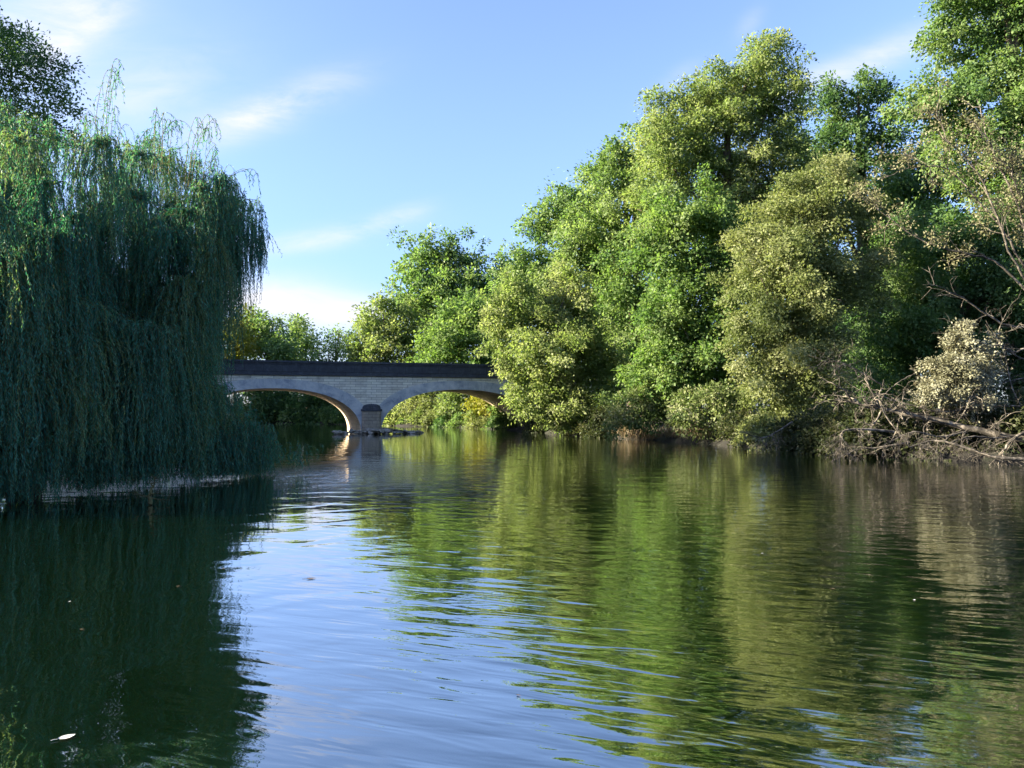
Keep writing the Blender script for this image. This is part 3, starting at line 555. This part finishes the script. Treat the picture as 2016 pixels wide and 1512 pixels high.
LB = 'trees of the left bank'
wtree('bank_tree', 'tall tree on the left bank, out of view beyond the willow and shading it', 'tree', -31, 22.0, 14.5, 6.0, 'dark', (.28, .16), .6, 201, LB, 16)  # unseen tree added at left, its height set to shade the willow
wtree('bank_tree', 'tree on the left bank close behind the weeping willow trunk', 'tree', -23.5, 31.5, 13, 4.5, 'dark', (.24, .13), .52, 202, LB, 12)
wtree('bank_tree', 'tree on the left bank between the willow and the bridge end', 'tree', -35.5, 42, 16, 5.5, 'dark', (.3, .17), .62, 203, LB, 14)
wtree('bank_tree', 'tree beside the left abutment of the bridge', 'tree', -41, 53, 14, 5, 'dark', (.34, .2), .7, 204, LB, 12)
for k, (X, Y, h, rd) in enumerate([(-17.5, 21, 2.2, 1.8), (-19.2, 24.6, 2.6, 1.9), (-22, 28.5, 2.4, 2.0), (-25, 33.5, 2.8, 2.1), (-28, 38.5, 2.6, 2.1), (-15.2, 17.2, 1.8, 1.5), (-31.2, 45, 2.8, 2.2), (-33.6, 52, 2.6, 2.2)]):
    wtree('waterside_bush', 'low bush at the water behind the hanging willow strands', 'bush', X, Y, h, rd, 'yellow' if k in (1, 2, 3) else 'dark', (.18, .1), .38, 220 + k, 'waterside bushes behind the willow', 7, trunk_r=.06, limbs=3)  # yellow leaves on a few stand in for sunlight on the bank
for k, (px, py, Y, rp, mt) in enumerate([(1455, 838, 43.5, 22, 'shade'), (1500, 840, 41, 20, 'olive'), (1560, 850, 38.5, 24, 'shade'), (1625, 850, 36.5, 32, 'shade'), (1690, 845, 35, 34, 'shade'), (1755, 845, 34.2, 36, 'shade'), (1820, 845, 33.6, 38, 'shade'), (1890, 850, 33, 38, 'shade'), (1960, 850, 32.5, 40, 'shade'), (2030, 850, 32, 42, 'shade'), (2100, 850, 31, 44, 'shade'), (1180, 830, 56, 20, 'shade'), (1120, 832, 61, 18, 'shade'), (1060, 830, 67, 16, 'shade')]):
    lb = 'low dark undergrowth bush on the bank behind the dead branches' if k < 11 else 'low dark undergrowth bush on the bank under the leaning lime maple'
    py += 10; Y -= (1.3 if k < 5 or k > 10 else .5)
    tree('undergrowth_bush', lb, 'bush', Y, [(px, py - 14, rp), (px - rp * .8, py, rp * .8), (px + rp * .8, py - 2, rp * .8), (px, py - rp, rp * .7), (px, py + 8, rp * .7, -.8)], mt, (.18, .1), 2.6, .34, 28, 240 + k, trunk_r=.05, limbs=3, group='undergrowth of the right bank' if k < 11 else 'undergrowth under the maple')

# ------------------------------------------------------------------ the willow
def willow():
    r = np.random.default_rng(31)
    base = np.array([-15.6, 24.4, .3]); base[2] = float(ground_z(base[0], base[1]))
    root = empty('weeping_willow', base, 'big weeping willow in shade, its long strands hanging to the water at left', 'tree', 'trees of the left bank')
    bag = Bag(); tp = base + np.array([.6, -.3, 4.2])
    bag.tube(curve([base - [0, 0, .3], base + [.2, 0, 1.5], base + [.3, -.1, 3], tp], 10), np.linspace(.55, .38, 10), 10)
    trunk = bag.obj('trunk', BARK, root, origin=base)
    for k in range(7):
        a = .1 + k / 6 * 2.9; e = tp + np.array([math.cos(a) * 3.4, math.sin(a) * 2.6, r.uniform(.2, 1.3)])
        bag = Bag(); bag.tube(curve([tp - [0, 0, .5], tp * .6 + e * .4 + [0, 0, .6], e, e + [math.cos(a) * .8, math.sin(a) * .6, -.6]], 12), np.linspace(.22, .03, 12), 7)
        bag.obj('limb', BARK, trunk, origin=base)
    LV, LD, LN, LL, LT = [], [], [], [], []
    stems = Bag()
    def strand(p0, out, Lg, hump, reach, sway, tint, step=.043, ls=1.0, zmin=.02):
        n = max(5, int(Lg / .16)); s = np.linspace(0, 1, n)
        ph = r.uniform(0, 6.28, 2)
        q = p0[None] + out[None] * (reach * (1 - np.exp(-3.2 * s)))[:, None]
        q[:, 2] += hump * np.sin(np.minimum(s * 3.0, 1) * math.pi) - Lg * np.maximum(s - .06, 0) ** 1.15
        q[:, 0] += sway * np.sin(s * 3.2 + ph[0]) * s; q[:, 1] += sway * np.sin(s * 2.6 + ph[1]) * s
        q = q[q[:, 2] > zmin]
        if len(q) < 4: return
        stems.tube(q, np.linspace(.007, .002, len(q)), 3)
        seg = np.linalg.norm(np.diff(q, axis=0), axis=1); cum = np.concatenate([[0], np.cumsum(seg)])
        u = np.arange(.03, cum[-1], step) ; u = u + r.uniform(-.4, .4, len(u)) * step
        pos = np.stack([np.interp(u, cum, q[:, k]) for k in range(3)], -1)
        tan = unit(np.stack([np.interp(u, (cum[1:] + cum[:-1]) / 2, np.diff(q[:, k]) / seg) for k in range(3)], -1))
        rd = unit(r.normal(size=pos.shape))
        d = unit(tan * .75 + rd * .62 + np.array([0, 0, -.35]))
        LV.append(pos); LD.append(d); LN.append(unit(r.normal(size=pos.shape) + np.array([0, -.3, .3])))
        LL.append(r.uniform(.085, .145, len(u)) * ls * (1 - .35 * (u / cum[-1]) ** 2)); LT.append(np.clip(tint + r.normal(0, .13, len(u)), 0, 1))
    def ytop(x): return np.interp(x, [-400, -100, 0, 100, 200, 300, 400, 450, 490], [200, 210, 240, 285, 300, 315, 352, 388, 425])
    def front(x): return np.interp(x, [-400, 0, 250, 500], [15.0, 16.8, 20.0, 24.2])
    def tuft(px, py, Y, n, Lg, spread, reach, tint, hump=.12, sway=.12, right=0.0, step=.043):
        p0 = P(px, py, Y)
        for _ in range(n):
            a = r.uniform(0, 2 * math.pi); o_ = np.array([math.cos(a) + right, math.sin(a) - .5, 0]); o_ /= max(np.linalg.norm(o_), .3)
            l = Lg * r.uniform(.55, 1.15)
            strand(p0 + r.normal(0, spread, 3) * [1, 1, .5], o_, l, hump * r.uniform(.4, 1.3), reach * r.uniform(.3, 1.2), sway, np.clip(tint + r.normal(0, .16), 0, 1), step)
    # curtain: tufts in tiers over the front of the dome, longer ones lower
    for k in range(250):
        px = r.uniform(-330, 470) if k % 5 else r.uniform(250, 470)
        yt = ytop(px); q = r.random() ** .9; py = yt + 14 + q * (880 - yt)
        edge = np.clip((px - 330) / 150, 0, 1)
        if py > 600 and px > 430 - (py - 600) * .05: px -= 70
        Y = front(px) + 1.6 * (1 - q) + r.uniform(-.2, 1.5) + .6 * edge
        zt = P(px, py, Y)[2]; Lg = min(r.uniform(1.6, 3.4), zt - r.uniform(.0, .45))
        if Lg < .5: continue
        tuft(px, py, Y, 26 if edge < .5 else 14, Lg, r.uniform(.08, .18), r.uniform(.2, .75), np.clip(r.normal(.42, .22), .05, .85), hump=r.uniform(.08, .3), sway=.12)
    for k in range(85):              # umbrella-shaped tufts standing out of the curtain, tinted lighter as a highlight
        px = r.uniform(-250, 455); yt = ytop(px) - 14; py = yt + r.random() ** .8 * (800 - yt)
        if py > 560 and px > 400: px -= 80
        Y = front(px) - r.uniform(.0, .7); zt = P(px, py, Y)[2]; Lg = min(r.uniform(1.3, 3.0), zt + .1)
        tuft(px, py, Y, 46, Lg, .08, r.uniform(.6, 1.1), np.clip(r.normal(.55, .16), .2, .9), hump=r.uniform(.15, .4), sway=.12)
    for k in range(40):              # uneven top; sunlit tips put into the tint
        px = r.uniform(-150, 505); py = ytop(px) + r.uniform(-26, 14); Y = front(px) + r.uniform(.4, 2.4)
        tuft(px, py, Y, 12, r.uniform(.7, 2.0), .12, r.uniform(.3, .8), np.clip(r.normal(.62, .2), .2, 1), hump=r.uniform(.2, .5), sway=.12)
    for k in range(130):
        px = r.uniform(-200, 340); py = r.uniform(770, 905); Y = front(px) + r.uniform(-.3, 1.3); zt = P(px, py, Y)[2]
        if zt > .2: tuft(px, py, Y, 16, zt + r.uniform(-.2, .55), .12, r.uniform(.15, .5), np.clip(r.normal(.45, .2), .05, .85), hump=.1, sway=.1)
    for k in range(60):
        px = r.uniform(370, 525); py = r.uniform(830, 905); Y = front(px) + r.uniform(-.6, 1.0); zt = P(px, py, Y)[2]
        if zt > .15: tuft(px, py, Y, 14, zt + .3, .16, r.uniform(.2, .6), np.clip(r.normal(.5, .2), .05, .85), hump=.1, sway=.12, right=.4)
    # deeper layer, tinted dark for the shade between the front tufts
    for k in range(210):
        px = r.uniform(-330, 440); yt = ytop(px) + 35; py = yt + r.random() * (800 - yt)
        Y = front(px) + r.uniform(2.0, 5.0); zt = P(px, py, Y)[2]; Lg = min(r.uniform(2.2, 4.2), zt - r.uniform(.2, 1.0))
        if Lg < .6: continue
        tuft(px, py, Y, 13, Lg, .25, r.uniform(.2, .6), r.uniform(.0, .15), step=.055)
    # far side of the dome
    for k in range(110):
        px = r.uniform(-250, 430); yt = ytop(px) + 60; py = yt + r.random() * 300
        Y = front(px) + r.uniform(5.5, 9.0); zt = P(px, py, Y)[2]; Lg = min(r.uniform(3, 5.0), zt - r.uniform(.1, .5))
        tuft(px, py, Y, 11, Lg, .35, .5, r.uniform(.2, .6), step=.07)
    # thin see-through strands down the right-hand edge
    for k in range(70):
        px = r.uniform(395, 520); py = np.interp(px, [395, 450, 490, 515], [345, 380, 412, 440]) + r.uniform(0, 60)
        endy = np.interp(px, [395, 450, 490, 520], [740, 700, 610, 540]) + r.uniform(-90, 40)
        Y = front(px) + r.uniform(-.3, 1.2); Lg = (endy - py) / F * Y
        tuft(px, py, Y, 5, max(Lg, .8), .07, .1, r.uniform(.3, .7), sway=.09)
    # low skirt spreading right over the water
    for k in range(95):
        px = r.uniform(330, 505); py = np.interp(px, [330, 430, 470, 505], [700, 745, 775, 830]) + r.random() ** .8 * 110
        Y = front(px) + r.uniform(-.4, 1.4); zt = P(px, py, Y)[2]; Lg = max(.5, min(r.uniform(.9, 1.7), zt + .1))
        tuft(px, py, Y, 13, Lg, .16, r.uniform(.25, .7), r.uniform(.35, .75), right=.55, sway=.12)
    for k in range(22):
        px = r.uniform(470, 590); py = 868 + (px - 470) * .12 + r.uniform(-10, 18); Y = front(min(px, 500)) + .8
        tuft(px, py, Y, 5, .55, .2, r.uniform(.2, .5), r.uniform(.4, .7), right=.8)
    # wispy sprays standing above the dome
    def spray(px, py0, py1, lean, n, Y, spread=26):
        for _ in range(n):
            x0 = px + r.normal(0, spread * .35); x1 = x0 + lean * r.uniform(.4, 1.2) + r.normal(0, spread * .5); y1 = py1 + abs(r.normal(0, 26))
            dr = r.uniform(18, 70); xe = x1 + (lean * .5 + r.normal(0, 16))
            q = curve([P(x0, py0 + 40, Y), P((x0 * 2 + x1) / 3, (py0 + y1) / 2, Y), P(x1, y1, Y), P((x1 + xe) / 2 + 4, y1 + dr * .25, Y), P(xe, y1 + dr, Y)], 16)
            q[:, 1] += r.uniform(-.4, .4)
            stems.tube(q, np.linspace(.010, .003, len(q)), 3)
            sg = np.linalg.norm(np.diff(q, axis=0), axis=1); cum = np.concatenate([[0], np.cumsum(sg)])
            u = np.arange(.15 * cum[-1], cum[-1], .06); pos = np.stack([np.interp(u, cum, q[:, j]) for j in range(3)], -1)
            tan = unit(np.stack([np.interp(u, (cum[1:] + cum[:-1]) / 2, np.diff(q[:, j]) / sg) for j in range(3)], -1))
            LV.append(pos); LD.append(unit(tan * .5 + unit(r.normal(size=pos.shape)) * .7 + [0, 0, -.5])); LN.append(unit(r.normal(size=pos.shape)))
            LL.append(r.uniform(.07, .13, len(u))); LT.append(np.clip(r.normal(.6, .2, len(u)), 0, 1))
            for _ in range(3):   # hanging side twigs
                i0 = r.integers(5, 14); strand(q[i0], np.array([r.normal() * .6, r.normal() * .4, 0]), r.uniform(.3, .9), .05, .15, .05, .6, .06)
    spray(195, 290, 110, 22, 4, 20.5, 16); spray(165, 300, 210, 14, 5, 20.0, 40); spray(215, 300, 190, 20, 3, 20.5, 30); spray(312, 300, 212, 14, 6, 21.5, 30); spray(372, 330, 228, 40, 5, 22.5, 14)
    spray(425, 370, 315, 48, 5, 23.0, 24); spray(465, 400, 385, 45, 5, 23.6, 20); spray(265, 300, 255, 10, 3, 21, 26); spray(400, 345, 290, 25, 5, 22.6, 24)
    # yellowing top tufts
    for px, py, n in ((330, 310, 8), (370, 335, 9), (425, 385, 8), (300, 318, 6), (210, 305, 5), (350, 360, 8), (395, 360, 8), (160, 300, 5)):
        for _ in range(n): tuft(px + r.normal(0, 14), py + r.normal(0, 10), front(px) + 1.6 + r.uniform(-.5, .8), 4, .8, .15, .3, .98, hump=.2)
    c = np.concatenate(LV); d = np.concatenate(LD); n = np.concatenate(LN); L = np.concatenate(LL); tt = np.concatenate(LT)
    ok = c[:, 2] > .01; c, d, n, L, tt = c[ok], d[ok], n[ok], L[ok], tt[ok]
    v, f = leaf_quads(c, d, n, L, L * .22)
    print('willow leaves', len(c))
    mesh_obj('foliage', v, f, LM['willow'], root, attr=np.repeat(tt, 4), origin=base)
    stems.obj('hanging_twigs', TWIG, root, origin=base)
willow()

# ------------------------------------------------------------------ dead wood on the right
def dead_branch(name, label, pts, r0, twigs, seed, tw=(.5, 1.6), Y=30.5, group='dead branches at the right bank', cat='dead branch', droop=-.1, fine=4, mat=None):
    mat = mat or DEADWOOD
    r = np.random.default_rng(seed)
    w = np.array([P(q[0], q[1], (q[2] if len(q) > 2 else Y)) for q in pts]); main = curve(w, 22)
    main[:, :] += r.normal(0, r0 * .35, main.shape) * np.linspace(.2, 1, 22)[:, None]
    B = main[0].copy()
    root = empty(name, B, label, cat, group)
    bag = Bag(); bag.tube(main, np.linspace(r0, r0 * .28, 22), 7); stem = bag.obj('stem', mat, root, origin=B)
    tw_bag = Bag()
    def shoot(a, d, L, rad, depth):
        n = 7; q = [a]; dd = d.copy()
        for _ in range(n): dd = unit(dd + r.normal(0, .22, 3) + np.array([0, 0, droop * .25])); q.append(q[-1] + dd * L / n)
        q = np.array(q); q[:, 2] = np.maximum(q[:, 2], -.12)
        tw_bag.tube(q, np.linspace(rad, rad * .35, n + 1), 4)
        if depth > 0:
            for _ in range(fine): 
                i = r.integers(2, n + 1); shoot(q[i], unit(dd * .7 + r.normal(0, .75, 3)), L * r.uniform(.3, .6), rad * .5, depth - 1)
    for _ in range(int(twigs * .88)):
        i = r.integers(5, 22); tg = unit(main[min(i + 1, 21)] - main[i - 1])
        shoot(main[i], unit(tg * .6 + r.normal(0, .7, 3) + np.array([0, 0, droop])), r.uniform(*tw), max(r0 * .2, .010) * r.uniform(.6, 1.5), 2 if r.random() < .6 else 1)
    if twigs: tw_bag.obj('twigs', mat, root, origin=B)
    return root
dead_branch('fallen_tree', 'long fallen grey trunk sloping into the brushwood at the right edge', [(2080, 880, 30.5), (1960, 855, 30.5), (1850, 830, 31), (1760, 810, 31.2), (1680, 790, 31.5)], .17, 30, 1)
dead_branch('fallen_branch', 'fallen branch lying just above the long trunk at the right', [(2060, 850, 31.5), (1930, 838, 31.8), (1800, 815, 32), (1690, 800, 32)], .11, 24, 2)
dead_branch('dead_branch', 'bare branch arching up from the brushwood left of the beige bush', [(1790, 880, 31), (1735, 800, 31.2), (1760, 760, 31.4), (1800, 735, 31.5)], .035, 6, 3, (.4, 1.0))
dead_branch('dead_branch', 'tangle of bare twigs in front of the shady tree, below the olive goat willow', [(1740, 760, 33), (1690, 730, 33), (1650, 712, 33), (1620, 712, 33)], .035, 26, 4, (.5, 1.1))
dead_branch('dead_branch', 'pale fan of dead twigs dipping into the water, left end of the brushwood', [(1760, 850, 30.5), (1700, 845, 30.2), (1660, 850, 30), (1655, 880, 29.8)], .06, 40, 5, (.5, 1.3), droop=-.5)
dead_branch('dead_branch', 'dead twigs hanging under the olive goat willow down to the water', [(1560, 830, 36), (1530, 850, 36), (1500, 862, 36), (1460, 850, 36)], .045, 32, 6, (.5, 1.3), droop=-.4)
dead_branch('dead_branch', 'thick bleached branch curving along the water in the right corner', [(2060, 905, 28.6), (1960, 900, 28.8), (1900, 880, 29.2), (1840, 868, 29.6), (1790, 880, 29.8)], .07, 26, 7, (.4, 1.2), droop=-.35)
dead_branch('dead_branch', 'splayed dead twigs at the right edge below the fallen trunk', [(2070, 830, 29.5), (2000, 860, 29.4), (1975, 890, 29.2), (1990, 915, 29)], .07, 36, 8, (.5, 1.3), droop=-.5)
dead_branch('dead_branch', 'low dead branch reaching left at water level in front of the dark bank', [(1790, 870, 31), (1740, 880, 31), (1690, 885, 31), (1640, 905, 30.6)], .05, 26, 9, (.4, 1.0), droop=-.3)
dead_branch('dead_branch', 'thin bare branch rising beside the beige bush at the right edge', [(2040, 840, 31), (1995, 770, 31), (1975, 690, 31.2), (1940, 630, 31.4)], .035, 10, 10, (.4, 1.0), droop=.2)
dead_branch('dead_branch', 'twiggy dead limb behind the beige bush, leaning right', [(1850, 850, 31.8), (1900, 800, 32), (1960, 760, 32), (2030, 740, 32)], .06, 34, 11, (.5, 1.4), droop=-.1)

dead_branch('dead_branch', 'slim grey branch crossing above the fallen trunk below the beige bush', [(2050, 800, 31), (1940, 800, 31), (1850, 810, 31), (1770, 790, 31.2), (1700, 770, 31.4)], .045, 26, 12, (.4, 1.2), droop=-.1)
dead_branch('dead_branch', 'dense bare twigs under the fallen trunk in the middle of the brushwood', [(1900, 850, 30.6), (1850, 860, 30.4), (1800, 850, 30.2), (1750, 870, 30)], .05, 44, 13, (.4, 1.2), droop=-.5)
dead_branch('dead_branch', 'dense bare twigs beneath the fallen trunk towards the right edge', [(2040, 850, 30), (1970, 862, 29.8), (1910, 860, 29.6), (1850, 880, 29.6)], .05, 44, 14, (.4, 1.2), droop=-.5)
dead_branch('dead_branch', 'curved bare branch over the shady tree right of the beige bush', [(2060, 720, 31.5), (2000, 700, 31.5), (1965, 660, 31.5), (1990, 600, 31.6)], .035, 14, 15, (.4, 1.2), droop=.1)

# half dead tree at the right edge: bare limbs, sparse dry leaves at the ends
def half_dead():
    r = np.random.default_rng(77)
    Y = 34.0; B = np.array([P(2110, 800, Y)[0], Y, 0]); B[2] = float(ground_z(B[0], B[1])) - .1
    root = empty('half_dead_tree', B, 'half dead tree with long bare leaning limbs and sparse tan leaves at the right edge', 'tree', RB)
    bag = Bag(); tpath = curve([B, P(2090, 700, Y), P(2050, 600, Y)], 10); bag.tube(tpath, np.linspace(.17, .11, 10), 8); trunk = bag.obj('trunk', DEADWOOD, root, origin=B)
    tips = []
    limbs = [[(2050, 600), (1990, 480), (1920, 390), (1860, 330), (1770, 335)], [(2050, 600), (1990, 500), (1930, 350), (1870, 280), (1845, 232)], [(2060, 600), (2000, 400), (1950, 290), (1925, 195)],
             [(2060, 610), (2020, 430), (1990, 340), (1960, 300)], [(2050, 600), (1960, 515), (1900, 500), (1800, 465), (1720, 400)], [(2060, 620), (2030, 520), (2010, 430), (2020, 330)],
             [(2060, 650), (1980, 640), (1900, 590), (1840, 560)], [(2070, 680), (2000, 690), (1960, 680), (1900, 670)]]
    for k, l in enumerate(limbs):
        yo = r.uniform(-.8, .8)
        w = curve([P(q[0], q[1], Y + yo * i / 3) for i, q in enumerate(l)], 20); w[1:] += r.normal(0, .035, (19, 3))
        bag = Bag(); bag.tube(w, np.linspace(.06, .012, 20), 6)
        for _ in range(15 if k < 6 else 9):
            i = r.integers(5, 20); tg = unit(w[min(i + 1, 19)] - w[i - 1]); d = unit(tg + r.normal(0, .5, 3)); L = r.uniform(.5, 1.7)
            q = [w[i]]; dd = d
            for _ in range(6): dd = unit(dd + r.normal(0, .16, 3) + [0, 0, .05]); q.append(q[-1] + dd * L / 6)
            q = np.array(q); bag.tube(q, np.linspace(.022, .006, 7), 4)
            for _ in range(3):
                j = r.integers(2, 7); e = q[j] + unit(dd + r.normal(0, .6, 3)) * L * .4
                bag.tube(np.array([q[j], (q[j] + e) / 2 + r.normal(0, .03, 3), e]), [.010, .007, .004], 3)
                if k < 6: tips.append(e)
            if k < 6: tips.append(q[-1])
        bag.obj('limb', DEADWOOD, trunk, origin=B)
    tips = np.array(tips); tips = tips[r.random(len(tips)) < .85]
    k = np.repeat(np.arange(len(tips)), 24); off = r.normal(0, .15, (len(k), 3))
    L = r.uniform(.08, .15, len(k)); v, f = leaf_quads(tips[k] + off, unit(off + r.normal(0, .1, off.shape)), unit(r.normal(size=off.shape) + [0, 0, .5]), L, L * .55)
    mesh_obj('crown', v, f, LM['tan'], root, attr=np.repeat(np.clip(r.normal(.5, .25, len(k)), 0, 1), 4), origin=B)
half_dead()

# dry reeds and stalks on the bank
def reed_clump(px, py, Y, n, h, seed, label):
    r = np.random.default_rng(seed); p0 = P(px, py, Y); p0[2] = max(.0, min(.3, float(ground_z(p0[0], p0[1]))))
    c = p0 + r.normal(0, 1, (n, 3)) * [.55, .25, 0]; d = unit(np.stack([r.normal(0, .35, n), r.normal(-.1, .3, n), np.ones(n)], -1)); L = h * r.uniform(.5, 1.2, n)
    v, f = leaf_quads(c - [0, 0, .1], d, unit(r.normal(size=(n, 3)) * [1, 1, .2] + [0, -1, 0]), L, np.full(n, .035))
    o = mesh_obj('reed_clump', v, f, LM['grass'], None, attr=np.repeat(np.clip(r.normal(.5, .25, n), 0, 1), 4), origin=p0); o.location = tuple(p0)
    tag(o, label, 'reeds', 'dry reed clumps on the right bank')
r = np.random.default_rng(9)
for k, px in enumerate(list(range(1195, 1300, 15)) + list(range(1325, 1420, 15))):
    py = np.interp(px, [1050, 1250, 1450], [850, 866, 876]) - 1; w = W(px, py)
    reed_clump(px, py, w[1] + .3, 120, r.uniform(.7, 1.3), 500 + k, 'clump of dry tan stalks at the water edge under the bank bushes')
# driftwood at the pier and stub under the willow
dead_branch('driftwood_log', 'pale driftwood log lying on the rubble at the right of the pier', [(748, 843, 61.5), (775, 846, 61.8), (806, 849, 62)], .11, 0, 21, group=None, cat='log')
dead_branch('dead_stub', 'dark forked stub sticking out of the water under the willow', [(296, 992, 17.2), (296, 970, 17.2), (303, 950, 17.2)], .05, 5, 22, (.2, .5), group=None, cat='stub', droop=.3, mat=TWIG)

# ------------------------------------------------------------------ leaves floating on the water
def floating_leaf(px, py, L, mat, ang, label, group=None):
    w = W(px, py); n = 9
    s = np.linspace(0, 1, n); hw = .33 * np.sin(np.pi * np.clip(s * 1.02, 0, 1)) ** .8 * (1 - .25 * s) + .02 * (np.arange(n) % 2)
    xs = s - .5; z = .012 + .05 * (s - .5) ** 2
    A = np.stack([xs, hw, z + .03], -1); C_ = np.stack([xs, 0 * hw, z], -1); B_ = np.stack([xs, -hw, z + .02], -1)
    bag = Bag(); bag.add(*strip(A * L, C_ * L)); bag.add(*strip(C_ * L, B_ * L)); bag.tube(np.array([(-.5, 0, .02), (-.7, .05, .03), (-.88, .04, .02)]) * L, .012 * L + .0005, 4)
    o = bag.obj('floating_leaf', mat, None); o.location = (w[0], w[1], .006); o.rotation_euler = (0, 0, ang); return tag(o, label, 'leaf', group)
PALE = rough_mat('pale_leaf_underside', [(.3, (.42, .42, .40)), (.7, (.6, .6, .56))], 30, .001)
BROWN = rough_mat('brown_leaf', [(.3, (.05, .035, .02)), (.7, (.10, .07, .04))], 30, .001)
floating_leaf(131, 1453, .105, PALE, .75, 'pale upturned leaf floating in the dark water at the lower left')
floating_leaf(612, 1140, .12, BROWN, .1, 'small brown leaf floating on the sky reflection in mid river')
r = np.random.default_rng(3)
for k in range(9):
    px, py = [(137, 1185), (350, 1155), (1053, 1445), (1020, 1370), (1424, 1220), (1800, 1182), (1790, 1330), (440, 1120), (160, 1240), (540, 1210), (1500, 1090), (1290, 1180), (1640, 1160), (300, 1060), (760, 1180), (930, 1240)][k * 16 // 9]
    floating_leaf(px, py, r.uniform(.03, .055), BROWN if k % 3 else PALE, r.uniform(0, 6), 'tiny leaf fleck drifting on the open river', 'leaf flecks on the water')
